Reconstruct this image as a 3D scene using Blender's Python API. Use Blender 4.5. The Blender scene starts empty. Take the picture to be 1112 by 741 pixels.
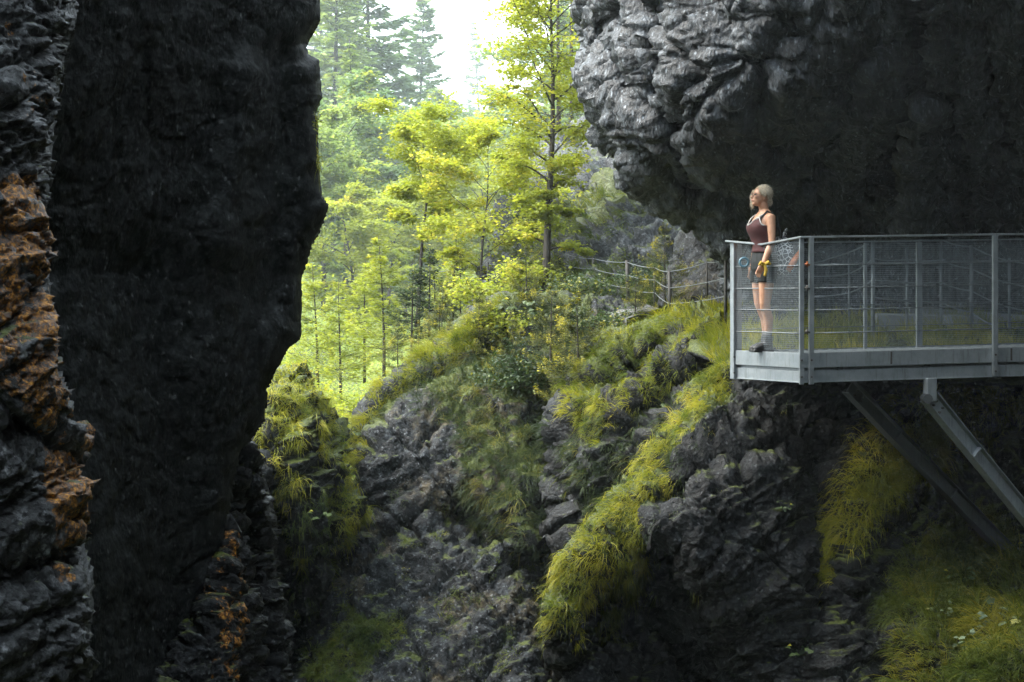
import bpy, math, random
import numpy as np
from mathutils import Vector, Matrix
R = math.radians
SC = bpy.context.scene
COL = SC.collection

# ---------------------------------------------------------------- camera
FPX = 1853.0            # focal length in photo pixels (60 mm on 36 mm, 1112 px wide)
HY, CX = 328.0, 556.0   # horizon row and centre column of the photograph
cd = bpy.data.cameras.new('camera'); cam = bpy.data.objects.new('camera', cd); COL.objects.link(cam)
cd.sensor_width = 36.0; cd.lens = 36.0 * FPX / 1112.0
cd.shift_y = (HY - 370.5) / 1112.0
cd.clip_start = 0.1; cd.clip_end = 3000
cam.location = (0, 0, 0); cam.rotation_euler = (R(90), 0, 0)
SC.camera = cam

# ---------------------------------------------------------------- light
SUN_AZ, SUN_EL = R(-84), R(46)   # azimuth from +Y towards +X, elevation
sd_ = Vector((math.sin(SUN_AZ)*math.cos(SUN_EL), math.cos(SUN_AZ)*math.cos(SUN_EL), math.sin(SUN_EL)))
sl = bpy.data.lights.new('sun', 'SUN'); so = bpy.data.objects.new('sun', sl); COL.objects.link(so)
sl.energy = 2.6; sl.angle = R(60); sl.color = (1.0, 0.96, 0.88)
so.location = (-20, 30, 40); so.rotation_euler = sd_.to_track_quat('Z', 'Y').to_euler()

W = bpy.data.worlds.new('World'); SC.world = W; W.use_nodes = True
nt = W.node_tree; nt.nodes.clear()
sky = nt.nodes.new('ShaderNodeTexSky'); sky.sky_type = 'NISHITA'; sky.sun_disc = False
sky.sun_elevation = SUN_EL; sky.sun_rotation = SUN_AZ; sky.dust_density = 4.0; sky.air_density = 1.0
tc = nt.nodes.new('ShaderNodeTexCoord'); mp = nt.nodes.new('ShaderNodeMapping'); mp.inputs['Scale'].default_value = (1, 1, 3)
nz = nt.nodes.new('ShaderNodeTexNoise'); nz.inputs['Scale'].default_value = 2.2; nz.inputs['Detail'].default_value = 5
cr = nt.nodes.new('ShaderNodeValToRGB')
cr.color_ramp.elements[0].position = .3; cr.color_ramp.elements[0].color = (6.9, 8.0, 8.9, 1)
cr.color_ramp.elements[1].position = .75; cr.color_ramp.elements[1].color = (10, 11.3, 12.2, 1)
mx = nt.nodes.new('ShaderNodeMix'); mx.data_type = 'RGBA'; mx.inputs[0].default_value = .85
bg = nt.nodes.new('ShaderNodeBackground'); bg.inputs['Strength'].default_value = 0.085
wo = nt.nodes.new('ShaderNodeOutputWorld')
L_ = nt.links.new
L_(tc.outputs['Generated'], mp.inputs[0]); L_(mp.outputs[0], nz.inputs['Vector']); L_(nz.outputs[0], cr.inputs[0])
L_(sky.outputs[0], mx.inputs[6]); L_(cr.outputs[0], mx.inputs[7]); L_(mx.outputs[2], bg.inputs[0]); L_(bg.outputs[0], wo.inputs[0])
VS = SC.view_settings
VS.view_transform = 'Standard'; VS.look = 'None'; VS.gamma = 1; VS.use_curve_mapping = False
VS.exposure = 2.72
CY = SC.cycles
CY.use_denoising = True; CY.use_adaptive_sampling = True; CY.adaptive_threshold = 0.02
CY.max_bounces = 6; CY.diffuse_bounces = 3; CY.glossy_bounces = 2; CY.transmission_bounces = 4
CY.transparent_max_bounces = 12; CY.volume_bounces = 1
CY.caustics_reflective = False; CY.caustics_refractive = False

# ---------------------------------------------------------------- helpers
def P(px, py, d):
    """point at depth d seen at photo pixel (px, py)"""
    return np.array([(px - CX) / FPX * d, d, (HY - py) / FPX * d])
def Pa(px, py, d):
    return np.stack([(px - CX) / FPX * d, d, (HY - py) / FPX * d], -1)

def _h(ix, iy, iz, seed):
    h = (ix.astype(np.int64) * 374761393 + iy.astype(np.int64) * 668265263 + iz.astype(np.int64) * 2147483647 + seed * 974711) & 0xffffffff
    h = ((h ^ (h >> 13)) * 1274126177) & 0xffffffff
    h = (h ^ (h >> 16)) & 0xffffffff
    h = (h * 2246822519) & 0xffffffff
    return h ^ (h >> 15)
def pn(p, seed=0):
    """gradient noise, p (n,3), about -1..1"""
    i = np.floor(p).astype(np.int64); f = p - i
    u = f * f * f * (f * (f * 6 - 15) + 10)
    out = 0
    for dx in (0, 1):
        wx = u[:, 0] if dx else 1 - u[:, 0]
        for dy in (0, 1):
            wy = u[:, 1] if dy else 1 - u[:, 1]
            for dz in (0, 1):
                wz = u[:, 2] if dz else 1 - u[:, 2]
                h = _h(i[:, 0] + dx, i[:, 1] + dy, i[:, 2] + dz, seed)
                gx = (h & 1023) / 511.5 - 1; gy = ((h >> 10) & 1023) / 511.5 - 1; gz = ((h >> 20) & 1023) / 511.5 - 1
                out = out + wx * wy * wz * (gx * (f[:, 0] - dx) + gy * (f[:, 1] - dy) + gz * (f[:, 2] - dz))
    return out * 1.4
def fbm(p, oct=4, seed=0, gain=.5):
    a, s, o = 1.0, 0.0, 0
    for k in range(oct):
        o = o + a * pn(p * (2.03 ** k) + k * 7.3, seed + k); s += a; a *= gain
    return o / s
def ridged(p, oct=4, seed=0):
    a, s, o = 1.0, 0.0, 0
    for k in range(oct):
        o = o + a * (1 - 2.2 * np.abs(pn(p * (2.1 ** k) + k * 3.1, seed + k))); s += a; a *= .5
    return o / s
def worley(p, seed=0):
    i = np.floor(p).astype(np.int64); f = p - i
    f1 = np.full(len(p), 9.0); f2 = np.full(len(p), 9.0); idv = np.zeros(len(p))
    for dx in (-1, 0, 1):
        for dy in (-1, 0, 1):
            for dz in (-1, 0, 1):
                h = _h(i[:, 0] + dx, i[:, 1] + dy, i[:, 2] + dz, seed)
                q = np.stack([dx + (h & 1023) / 1023. - f[:, 0], dy + ((h >> 10) & 1023) / 1023. - f[:, 1], dz + ((h >> 20) & 1023) / 1023. - f[:, 2]], -1)
                d = np.sqrt((q ** 2).sum(1))
                c = d < f1
                f2 = np.where(c, f1, np.minimum(f2, d)); f1 = np.where(c, d, f1); idv = np.where(c, (h % 1000) / 1000., idv)
    return f1, f2, idv

def nrm(v):
    return v / np.maximum(np.linalg.norm(v, axis=-1, keepdims=True), 1e-9)

def mk(name, V, F4=None, F3=None, mat=None, parent=None, smooth=True, attrs=None):
    """one mesh object out of numpy arrays"""
    me = bpy.data.meshes.new(name)
    V = np.asarray(V, dtype=np.float32)
    parts, starts, tot, n = [], [], [], 0
    for F, k in ((F4, 4), (F3, 3)):
        if F is not None and len(F):
            F = np.asarray(F, dtype=np.int32)
            parts.append(F.ravel()); starts.append(n + np.arange(len(F)) * k); tot.append(np.full(len(F), k)); n += len(F) * k
    loops = np.concatenate(parts); st = np.concatenate(starts); to = np.concatenate(tot)
    me.vertices.add(len(V)); me.vertices.foreach_set('co', V.ravel())
    me.loops.add(len(loops)); me.loops.foreach_set('vertex_index', loops.astype(np.int32))
    me.polygons.add(len(st)); me.polygons.foreach_set('loop_start', st.astype(np.int32)); me.polygons.foreach_set('loop_total', to.astype(np.int32))
    me.polygons.foreach_set('use_smooth', np.full(len(st), bool(smooth)))
    me.update(calc_edges=True)
    for k, a in (attrs or {}).items():
        at = me.attributes.new(k, 'FLOAT', 'POINT'); at.data.foreach_set('value', np.asarray(a, dtype=np.float32))
    if mat: me.materials.append(mat)
    o = bpy.data.objects.new(name, me); COL.objects.link(o)
    if parent: o.parent = parent
    return o
def tag(o, label=None, cat=None, group=None, kind=None):
    if label: o['label'] = label
    if cat: o['category'] = cat
    if group: o['group'] = group
    if kind: o['kind'] = kind
    return o
def empty(name, loc, label, cat, group=None, rz=0.0):
    o = bpy.data.objects.new(name, None); COL.objects.link(o)
    o.location = Vector([float(c) for c in loc]); o.rotation_euler = (0, 0, rz); o.empty_display_size = .2
    return tag(o, label, cat, group)

class MB:
    """collects shapes into one mesh"""
    def __init__(s): s.v = []; s.q = []; s.t = []; s.n = 0; s.a = []
    def add(s, V, F4=None, F3=None, a=0.0):
        V = np.asarray(V, float)
        if F4 is not None and len(F4): s.q.append(np.asarray(F4) + s.n)
        if F3 is not None and len(F3): s.t.append(np.asarray(F3) + s.n)
        s.v.append(V); s.n += len(V); s.a.append(np.full(len(V), a) if np.isscalar(a) else a)
        return s
    def tube(s, pts, rad, n=6, a=0.0, caps=True):
        pts = np.asarray(pts, float); m = len(pts); rad = np.broadcast_to(rad, (m,)) if np.ndim(rad) < 2 else rad
        tg = nrm(np.gradient(pts, axis=0)); ref = np.array([0, 0, 1.]) if abs(tg[0][2]) < .9 else np.array([1., 0, 0])
        V = []
        for i in range(m):
            u = nrm(np.cross(tg[i], ref)); w = np.cross(u, tg[i]); ref = -np.cross(u, tg[i]) * -1
            th = np.arange(n) / n * 2 * np.pi
            V.append(pts[i] + rad[i] * (np.cos(th)[:, None] * u + np.sin(th)[:, None] * w))
        V = np.concatenate(V)
        i, j = np.meshgrid(np.arange(m - 1), np.arange(n), indexing='ij'); i = i.ravel(); j = j.ravel(); k = (j + 1) % n
        F = np.stack([i * n + j, i * n + k, (i + 1) * n + k, (i + 1) * n + j], 1)
        T = None
        if caps:
            V = np.concatenate([V, pts[:1], pts[-1:]]); c0 = m * n; jj = np.arange(n); kk = (jj + 1) % n
            T = np.concatenate([np.stack([kk, jj, np.full(n, c0)], 1), np.stack([(m - 1) * n + jj, (m - 1) * n + kk, np.full(n, c0 + 1)], 1)])
        return s.add(V, F, T, a)
    def box(s, c, size, axes=None, a=0.0, bev=0.0):
        """box with chamfered edges round centre c; axes = 3 unit row vectors"""
        c = np.asarray(c, float); hx = np.asarray(size, float) / 2; A = np.eye(3) if axes is None else np.asarray(axes, float)
        b = bev if bev else min(hx) * .18
        b = min(b, min(hx) * .45)
        V = []; idx = {}
        for sx in (-1, 1):
            for sy in (-1, 1):
                for sz in (-1, 1):
                    for ax in range(3):
                        h = hx - b; h = h.copy(); h[ax] = hx[ax]
                        idx[(sx, sy, sz, ax)] = len(V); V.append(np.array([sx, sy, sz]) * h)
        Q = []; T = []
        sg = (-1, 1)
        for sgn in sg:
            Q.append([idx[(sgn, y, z, 0)] for y, z in ((-1, -1), (1, -1), (1, 1), (-1, 1))][::sgn])
            Q.append([idx[(x, sgn, z, 1)] for x, z in ((-1, -1), (-1, 1), (1, 1), (1, -1))][::sgn])
            Q.append([idx[(x, y, sgn, 2)] for x, y in ((-1, -1), (1, -1), (1, 1), (-1, 1))][::sgn])
        for a1 in sg:
            for a2 in sg:
                Q.append([idx[(a1, a2, -1, 0)], idx[(a1, a2, 1, 0)], idx[(a1, a2, 1, 1)], idx[(a1, a2, -1, 1)]][::-a1 * a2])
                Q.append([idx[(a1, -1, a2, 0)], idx[(a1, 1, a2, 0)], idx[(a1, 1, a2, 2)], idx[(a1, -1, a2, 2)]][::a1 * a2])
                Q.append([idx[(-1, a1, a2, 1)], idx[(1, a1, a2, 1)], idx[(1, a1, a2, 2)], idx[(-1, a1, a2, 2)]][::-a1 * a2])
        for k in [(x, y, z) for x in sg for y in sg for z in sg]:
            t = [idx[k + (0,)], idx[k + (1,)], idx[k + (2,)]]; T.append(t[::k[0] * k[1] * k[2]])
        V = c + np.array(V) @ A
        return s.add(V, np.array(Q), np.array(T), a)
    def bar(s, p, q, w, h, up=(0, 0, 1), a=0.0, bev=0.0):
        """rectangular bar from p to q, w across, h along up"""
        p = np.asarray(p, float); q = np.asarray(q, float); x = nrm(q - p); y = nrm(np.cross(np.asarray(up, float), x)); z = np.cross(x, y)
        return s.box((p + q) / 2, (np.linalg.norm(q - p), w, h), np.stack([x, y, z]), a, bev)
    def build(s, name, mat=None, parent=None, smooth=False, rel=None):
        V = np.concatenate(s.v)
        if rel is not None: V = V - np.asarray(rel, float)
        return mk(name, V, np.concatenate(s.q) if s.q else None, np.concatenate(s.t) if s.t else None, mat, parent, smooth, {'tint': np.concatenate(s.a)})

# ---------------------------------------------------------------- materials
class NG:
    def __init__(s, name):
        s.m = bpy.data.materials.new(name); s.m.use_nodes = True; s.t = s.m.node_tree; s.t.nodes.clear()
        s.out = s.t.nodes.new('ShaderNodeOutputMaterial')
    def n(s, typ, ins=None, **kw):
        d = s.t.nodes.new('ShaderNode' + typ)
        for k, v in kw.items(): setattr(d, k, v)
        for k, v in (ins or {}).items():
            if isinstance(v, bpy.types.NodeSocket): s.t.links.new(v, d.inputs[k])
            else: d.inputs[k].default_value = v
        return d
    def math(s, op, a, b=0.0, clamp=False):
        d = s.n('Math', {0: a, 1: b}, operation=op); d.use_clamp = clamp; return d.outputs[0]
    def mix(s, f, a, b, mode='MIX'):
        d = s.n('Mix', None, data_type='RGBA', blend_type=mode)
        for k, v in ((0, f), (6, a), (7, b)):
            if isinstance(v, bpy.types.NodeSocket): s.t.links.new(v, d.inputs[k])
            else: d.inputs[k].default_value = v if np.isscalar(v) else (tuple(v) + (1,))[:4]
        return d.outputs[2]
    def ramp(s, f, pts):
        d = s.n('ValToRGB', {0: f}); e = d.color_ramp.elements
        while len(e) < len(pts): e.new(.5)
        for k, (p, c) in enumerate(pts):
            e[k].position = p; e[k].color = (c, c, c, 1) if np.isscalar(c) else tuple(c) + (1,)
        return d.outputs[0]
    def noise(s, vec, scale, detail=4, rough=.55, dist=0.0):
        return s.n('TexNoise', {'Vector': vec, 'Scale': scale, 'Detail': detail, 'Roughness': rough, 'Distortion': dist}).outputs[0]
    def attr(s, name): return s.n('Attribute', attribute_name=name).outputs['Fac']
    def end(s, shader): s.t.links.new(shader, s.out.inputs['Surface']); return s.m

def rock_mat(name, dark, mid, light, pale=.12, moss=0.0, rough=(.45, .85), seed=0.0, streak=(1, 1, 1), warm=.0, scale=1.0, bump=1.0, spec=.5):
    g = NG(name); geo = g.n('NewGeometry'); pos = geo.outputs['Position']
    v = g.n('Mapping', {'Vector': pos, 'Location': (seed, seed * .7, 0), 'Rotation': (0, R(28), R(15)), 'Scale': streak}).outputs[0]
    n1 = g.noise(v, 1.1 * scale, 6, .62, .5); n2 = g.noise(v, 7 * scale, 8, .68, .35); n3 = g.noise(v, 38 * scale, 4, .7)
    c = g.mix(g.ramp(n1, [(.35, 0.0), (.66, 1.0)]), dark, mid)
    c = g.mix(g.ramp(n2, [(.50, 0.0), (.66, 1.0)]), c, light); nf = g.noise(v, 21 * scale, 7, .78, .5); c = g.mix(g.math('MULTIPLY', g.ramp(nf, [(.55, 0.0), (.62, 1.0)]), .75), c, tuple(x * 1.35 for x in light)); c = g.mix(g.ramp(nf, [(.34, .8), (.44, 0.0)]), c, tuple(x * .4 for x in dark))  # wet glints painted in as bright streaks, with dark specks
    c = g.mix(g.ramp(n2, [(.30, .85), (.45, 0.0)]), c, tuple(x * .45 for x in dark))
    vo = g.n('TexVoronoi', {'Vector': g.n('VectorMath', {0: v, 1: g.n('VectorMath', {0: g.n('TexNoise', {'Vector': v, 'Scale': 30.0, 'Detail': 3}).outputs['Color'], 1: (.05, .05, .05)}, operation='MULTIPLY').outputs[0]}, operation='ADD').outputs[0], 'Scale': 24 * scale, 'Randomness': 1.0}, feature='F1')
    sp = g.math('MULTIPLY', g.ramp(g.n('SeparateXYZ', {0: vo.outputs['Color']}).outputs[0], [(1 - pale - .015, 0.0), (1 - pale, 1.0)]), g.ramp(vo.outputs['Distance'], [(.25, 1.0), (.5, 0.0)]))  # pale stone flecks that also paint small wet glints
    sp = g.math('MULTIPLY', sp, g.ramp(n3, [(.4, .2), (.6, 1.0)]))
    c = g.mix(g.math('MULTIPLY', sp, .8), c, tuple(min(.75, x * 2.6 + .05) for x in light))
    if warm:
        w = g.noise(v, .9 * scale, 5, .6); w2 = g.noise(v, 9 * scale, 4, .7)
        c = g.mix(g.math('MULTIPLY', g.ramp(w, [(.52, 0.0), (.66, warm)]), g.ramp(w2, [(.42, 0.0), (.6, 1.0)])), c, (.28, .22, .12))
    # orange lichen, where the rock carries it
    la = g.attr('lichen'); ln = g.noise(v, 10, 7, .7); lh = g.noise(v, 34, 5, .7)
    lm = g.math('MULTIPLY', g.ramp(g.math('ADD', la, g.math('MULTIPLY', g.math('SUBTRACT', ln, .5), 3.0)), [(.50, 0.0), (.70, 1.0)]), g.math('GREATER_THAN', la, .02)); lm = g.math('MULTIPLY', lm, g.ramp(g.noise(v, 75, 3, .6), [(.40, .25), (.52, 1.0)]))
    lm = g.math('MULTIPLY', lm, g.ramp(lh, [(.40, .15), (.6, .9)]))
    c = g.mix(lm, c, g.mix(g.ramp(lh, [(.45, 0.0), (.7, 1.0)]), (.30, .11, .010), (.72, .33, .04)))
    # moss on upward faces and where marked
    if moss > 0:
        nz = g.n('SeparateXYZ', {0: geo.outputs['Normal']}).outputs[2]
        mn = g.noise(v, 3.0, 6, .65)
        mm = g.math('ADD', g.math('MULTIPLY', nz, .9), g.math('MULTIPLY', g.math('SUBTRACT', mn, .5), 1.7))
        mm = g.math('ADD', mm, g.math('MULTIPLY', g.attr('moss'), 1.1))
        mm = g.ramp(mm, [(1.0 - moss - .1, 0.0), (min(.999, 1.0 - moss + .12), 1.0)])
        mc = g.mix(g.ramp(g.noise(v, 24, 5, .7), [(.3, 0.0), (.7, 1.0)]), (.014, .024, .006), (.085, .10, .016))
        c = g.mix(mm, c, mc)
    rr = g.ramp(n2, [(.35, rough[0]), (.65, rough[1])])
    h = g.math('ADD', g.math('MULTIPLY', n2, .7), g.math('MULTIPLY', n3, .28))
    h = g.math('ADD', h, g.math('MULTIPLY', vo.outputs['Distance'], .35))
    b = g.n('Bump', {'Height': h, 'Strength': min(1.0, .75 * bump), 'Distance': .07 * bump / scale})
    bs = g.n('BsdfPrincipled', {'Base Color': c, 'Roughness': rr, 'Normal': b.outputs[0], 'Specular IOR Level': spec})
    return g.end(bs.outputs[0])

def leaf_mat(name, c0, c1, c2=None, trans=.45, rough=.5):
    """c0..c1 by the leaf's own tint, c2 = the few turning yellow"""
    g = NG(name); t = g.attr('tint')
    c = g.mix(g.math('MULTIPLY', t, 1.0, True), c0, c1)
    if c2: c = g.mix(g.ramp(t, [(.78, 0.0), (.95, 1.0)]), c, c2)
    b = g.n('BsdfPrincipled', {'Base Color': c, 'Roughness': rough, 'Specular IOR Level': .35})
    tr = g.n('BsdfTranslucent', {'Color': g.mix(.35, c, (.9, 1.0, .25), 'MULTIPLY')})
    m = g.n('MixShader', {0: trans, 1: b.outputs[0], 2: tr.outputs[0]})
    return g.end(m.outputs[0])
def simple_mat(name, col, rough=.5, metal=0.0, var=.15, scale=20, bump=0.0, col2=None):
    g = NG(name); pos = g.n('TexCoord').outputs['Object']; n = g.noise(pos, scale, 5, .6)
    c = g.mix(g.ramp(n, [(.3, 0.0), (.7, 1.0)]), tuple(x * (1 - var) for x in col), col2 or tuple(min(1, x * (1 + var)) for x in col))
    ins = {'Base Color': c, 'Roughness': g.math('ADD', g.math('MULTIPLY', g.math('SUBTRACT', n, .5), .3), rough, True), 'Metallic': metal}
    if bump: ins['Normal'] = g.n('Bump', {'Height': n, 'Strength': bump, 'Distance': .01}).outputs[0]
    return g.end(g.n('BsdfPrincipled', ins).outputs[0])
# ================================================================= rock and terrain
def rbf(pts):
    """smooth depth through control points (px, py, depth)"""
    a = np.array(pts, float); X = a[:, :2] / 300.; y = a[:, 2]; n = len(a)
    K = np.linalg.norm(X[:, None] - X[None], axis=2)
    A = np.zeros((n + 3, n + 3)); A[:n, :n] = K; A[:n, n] = 1; A[:n, n + 1:] = X; A[n, :n] = 1; A[n + 1:, :n] = X.T
    A[:n, :n] += np.eye(n) * .004
    w = np.linalg.solve(A, np.concatenate([y, np.zeros(3)]))
    def f(px, py):
        Q = np.stack([px, py], -1) / 300.
        sh = Q.shape[:-1]; Q = Q.reshape(-1, 2); out = np.zeros(len(Q))
        for s in range(0, len(Q), 60000):
            q = Q[s:s + 60000]; k = np.linalg.norm(q[:, None] - X[None], axis=2)
            out[s:s + 60000] = k @ w[:n] + w[n] + q @ w[n + 1:]
        return out.reshape(sh)
    return f
def poly_sd(px, py, poly):
    """signed distance, positive inside"""
    poly = np.array(poly, float); sh = px.shape; x = px.ravel(); y = py.ravel()
    d = np.full(len(x), 1e9); ins = np.zeros(len(x), bool)
    for k in range(len(poly)):
        a = poly[k]; b = poly[(k + 1) % len(poly)]; e = b - a
        t = np.clip(((x - a[0]) * e[0] + (y - a[1]) * e[1]) / max(e @ e, 1e-9), 0, 1)
        d = np.minimum(d, (x - a[0] - t * e[0]) ** 2 + (y - a[1] - t * e[1]) ** 2)
        c = ((a[1] > y) != (b[1] > y)) & (x < (b[0] - a[0]) * (y - a[1]) / (b[1] - a[1] + 1e-12) + a[0])
        ins ^= c
    return (np.where(ins, 1, -1) * np.sqrt(d)).reshape(sh)

STRATA = np.array([[.86, .0, .5], [.0, 1, 0], [-.5, 0, .86]])
class Rock: pass
def rock(name, poly, ctrl, mat, step=2.0, rnd=30, rdepth=1.0, amp=1.0, thick=2.5, jag=4.0, seed=0, lichen=None, mossp=None, grooves=None, strata=None, sc=1.0, fine=1.1, ledge=1.0, crack=1.0):
    """a body of rock: outline in the picture at its own depth, rounded off and carried back as a closed solid, broken up in 3D"""
    x0, y0 = np.min(poly, axis=0) - 3 * step; x1, y1 = np.max(poly, axis=0) + 3 * step
    gx = np.arange(x0, x1 + step, step); gy = np.arange(y0, y1 + step, step)
    PX, PY = np.meshgrid(gx, gy)
    df = rbf(ctrl)
    def sdf(a, b):
        q = np.stack([a / 40., b / 40., np.full_like(a, seed * 3.3)], -1).reshape(-1, 3)
        return poly_sd(a, b, poly) + jag * 1.6 * fbm(q, 5, seed + 50, .6).reshape(a.shape)
    S = sdf(PX, PY)
    ins = S > 0
    cell = ins[:-1, :-1] | ins[1:, :-1] | ins[:-1, 1:] | ins[1:, 1:]
    used = np.zeros_like(ins); used[:-1, :-1] |= cell; used[1:, :-1] |= cell; used[:-1, 1:] |= cell; used[1:, 1:] |= cell
    QX, QY = PX.copy(), PY.copy()
    out = used & ~ins
    ox, oy = QX[out], QY[out]
    for _ in range(3):
        s = sdf(ox, oy); e = .7
        gxn = (sdf(ox + e, oy) - sdf(ox - e, oy)) / (2 * e); gyn = (sdf(ox, oy + e) - sdf(ox, oy - e)) / (2 * e)
        gl = np.maximum(np.sqrt(gxn ** 2 + gyn ** 2), .4)
        mv = np.clip(-s / gl, -step, step); ox = ox + mv * gxn / gl; oy = oy + mv * gyn / gl
    QX[out], QY[out] = ox, oy
    S = np.maximum(S, 0)
    t = np.clip(S / rnd, 0, 1)
    D = df(QX, QY) + rdepth * (1 - np.sqrt(1 - (1 - t) ** 2 + 1e-6))
    if grooves:
        for (pl, wd, dp) in grooves:      # pl: polyline in px, wd: width px, dp: depth m
            pl = np.array(pl, float); dd = np.full(QX.shape, 1e9)
            wob = 9 * fbm(np.stack([QX.ravel() / 35., QY.ravel() / 35., np.full(QX.size, seed + 9.)], -1), 3, 77).reshape(QX.shape)
            for k in range(len(pl) - 1):
                a, b = pl[k], pl[k + 1]; e = b - a
                tt = np.clip(((QX - a[0]) * e[0] + (QY - a[1]) * e[1]) / (e @ e), 0, 1)
                dd = np.minimum(dd, np.hypot(QX + wob - a[0] - tt * e[0], QY - wob - a[1] - tt * e[1]))
            D = D + dp * np.exp(-(dd / wd) ** 2)
    V = Pa(QX, QY, D)
    def normals(V):
        du = np.gradient(V, axis=1); dv = np.gradient(V, axis=0); n = nrm(np.cross(dv, du))
        return n * np.where(n[..., 1:2] > 0, -1, 1)
    N = normals(V)
    flat = used.ravel(); p = V.reshape(-1, 3)[flat] / sc; q = p @ (STRATA if strata is None else strata).T
    an = q * np.array([1.0, 1.0, 2.6])
    wp = p + .35 * np.stack([pn(p * 1.3, seed + 1), pn(p * 1.3 + 9, seed + 2), pn(p * 1.3 + 17, seed + 3)], -1)
    f1, f2, idv = worley(wp * 1.15, seed + 4)
    g1, g2, idg = worley((wp + .1 * pn(p * 5, seed)[:, None]) * 3.4 * np.array([1, 1, 1.7]), seed + 5)
    disp = .26 * fbm(p / 1.3, 3, seed) + .17 * ridged(an / 1.5, 5, seed + 11) + .09 * (idv - .5) + .10 * np.minimum(f2 - f1, .35) + .06 * (idg - .5) + .09 * np.minimum(g2 - g1, .3)
    k1, k2, idk = worley((wp + .06 * pn(p * 9, seed)[:, None]) * 9.0 * np.array([1, 1, 1.5]), seed + 6)
    disp += fine * (.035 * (idk - .5) + .02 * ridged(an * 7, 2, seed + 41))
    disp += fine * (.07 * fbm(an * 3.0, 4, seed + 21, .65) + .045 * ridged(an * 4, 3, seed + 31))
    # bedding ledges of uneven thickness, and joints that cut them into blocks
    hb = q[:, 2] * 1.9 + .35 * fbm(p * .9, 3, seed + 71); st = hb - np.floor(hb); disp += ledge * (.16 * (np.minimum(st / .82, 1) - np.clip((st - .82) / .18, 0, 1)) - .08) * (.5 + fbm(p * .7, 2, seed + 72))
    hs = hb * 3.7 + .4 * fbm(p * 2.5, 2, seed + 73); st = hs - np.floor(hs); disp += ledge * .035 * (np.minimum(st / .8, 1) - np.clip((st - .8) / .2, 0, 1))
    for cf, cw, ca in ((.75, .035, .16), (2.3, .04, .06)):
        c1, c2, _ = worley((q + .25 * np.stack([pn(p * 1.1, seed + 81), pn(p * 1.1 + 5, seed + 82), pn(p * 1.1 + 9, seed + 83)], -1)) * cf * np.array([1.5, .5, .8]), seed + 84); disp -= crack * ca * np.exp(-(c2 - c1) / cw)
    edge = np.clip(S.ravel()[flat] / (step * 4), .15, 1)
    disp = disp * amp * sc * edge
    Vf = V.reshape(-1, 3); Vf[flat] += N.reshape(-1, 3)[flat] * disp[:, None]
    V = Vf.reshape(V.shape)
    r = Rock(); r.V = V; r.N = normals(V); r.gx = gx; r.gy = gy; r.step = step; r.ins = ins; r.S = S
    idx = -np.ones(PX.shape, int); idx[used] = np.arange(used.sum())
    verts = V[used]
    cy, cx = np.nonzero(cell)
    F = np.stack([idx[cy, cx], idx[cy + 1, cx], idx[cy + 1, cx + 1], idx[cy, cx + 1]], 1)
    # rim: carry the outline back and inward, then close
    e = np.concatenate([F[:, [0, 1]], F[:, [1, 2]], F[:, [2, 3]], F[:, [3, 0]]])
    key = e[:, 0].astype(np.int64) * 10 ** 7 + e[:, 1]; rk = e[:, 1].astype(np.int64) * 10 ** 7 + e[:, 0]
    be = e[~np.isin(key, rk)]
    bv = np.unique(be); mp_ = -np.ones(len(verts), int); mp_[bv] = np.arange(len(bv))
    c = verts.mean(0); rings = [verts[bv]]; n0 = len(verts); allv = [verts]; FF = [F]
    prev = bv.copy(); base = n0
    for k, (back, shr) in enumerate(((.12, .0), (.4, .03), (.75, .08), (1.0, .18))):
        rv = verts[bv].copy(); rv *= (1 + thick * back / rv[:, 1:2])
        cs = c * (1 + thick * back / c[1]); shr = shr + .012
        rv[:, 0] += (cs[0] - rv[:, 0]) * shr; rv[:, 2] += (cs[2] - rv[:, 2]) * shr
        rv += .06 * thick * back * np.stack([pn(rv * 1.1, seed + 61), pn(rv * 1.1 + 5, seed + 62), pn(rv * 1.1 + 8, seed + 63)], -1)
        allv.append(rv); cur = base + np.arange(len(bv))
        a, b = mp_[be[:, 0]], mp_[be[:, 1]]
        FF.append(np.stack([prev[b], prev[a], cur[a], cur[b]], 1)); prev = cur; base += len(bv)
    cc = allv[-1].mean(0); allv.append(cc[None]); a, b = mp_[be[:, 0]], mp_[be[:, 1]]
    T = np.stack([prev[b], prev[a], np.full(len(a), base)], 1)
    AV = np.concatenate(allv); FF = np.concatenate(FF)
    lich = np.zeros(len(AV)); ms = np.zeros(len(AV))
    ux, uy = QX[used], QY[used]
    for regs, arr in ((lichen, lich), (mossp, ms)):
        for (pl, st) in (regs or []):
            arr[:n0] = np.maximum(arr[:n0], st * np.clip(poly_sd(ux, uy, pl) / 10. + .5, 0, 1))
    r.o = mk(name, AV, FF, T, mat, attrs={'lichen': lich, 'moss': ms})
    tag(r.o, kind='structure')
    return r
def on_rock(r, px, py):
    """surface point and normal seen at a pixel (bilinear in the rock's own grid)"""
    fx = np.clip((px - r.gx[0]) / r.step, 0, len(r.gx) - 1.001); fy = np.clip((py - r.gy[0]) / r.step, 0, len(r.gy) - 1.001)
    ix, iy = fx.astype(int), fy.astype(int); u = (fx - ix)[:, None]; v = (fy - iy)[:, None]
    def bl(A): return (A[iy, ix] * (1 - u) + A[iy, ix + 1] * u) * (1 - v) + (A[iy + 1, ix] * (1 - u) + A[iy + 1, ix + 1] * u) * v
    ok = r.ins[iy, ix] & r.ins[iy + 1, ix] & r.ins[iy, ix + 1] & r.ins[iy + 1, ix + 1]
    return bl(r.V), nrm(bl(r.N)), ok

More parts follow.
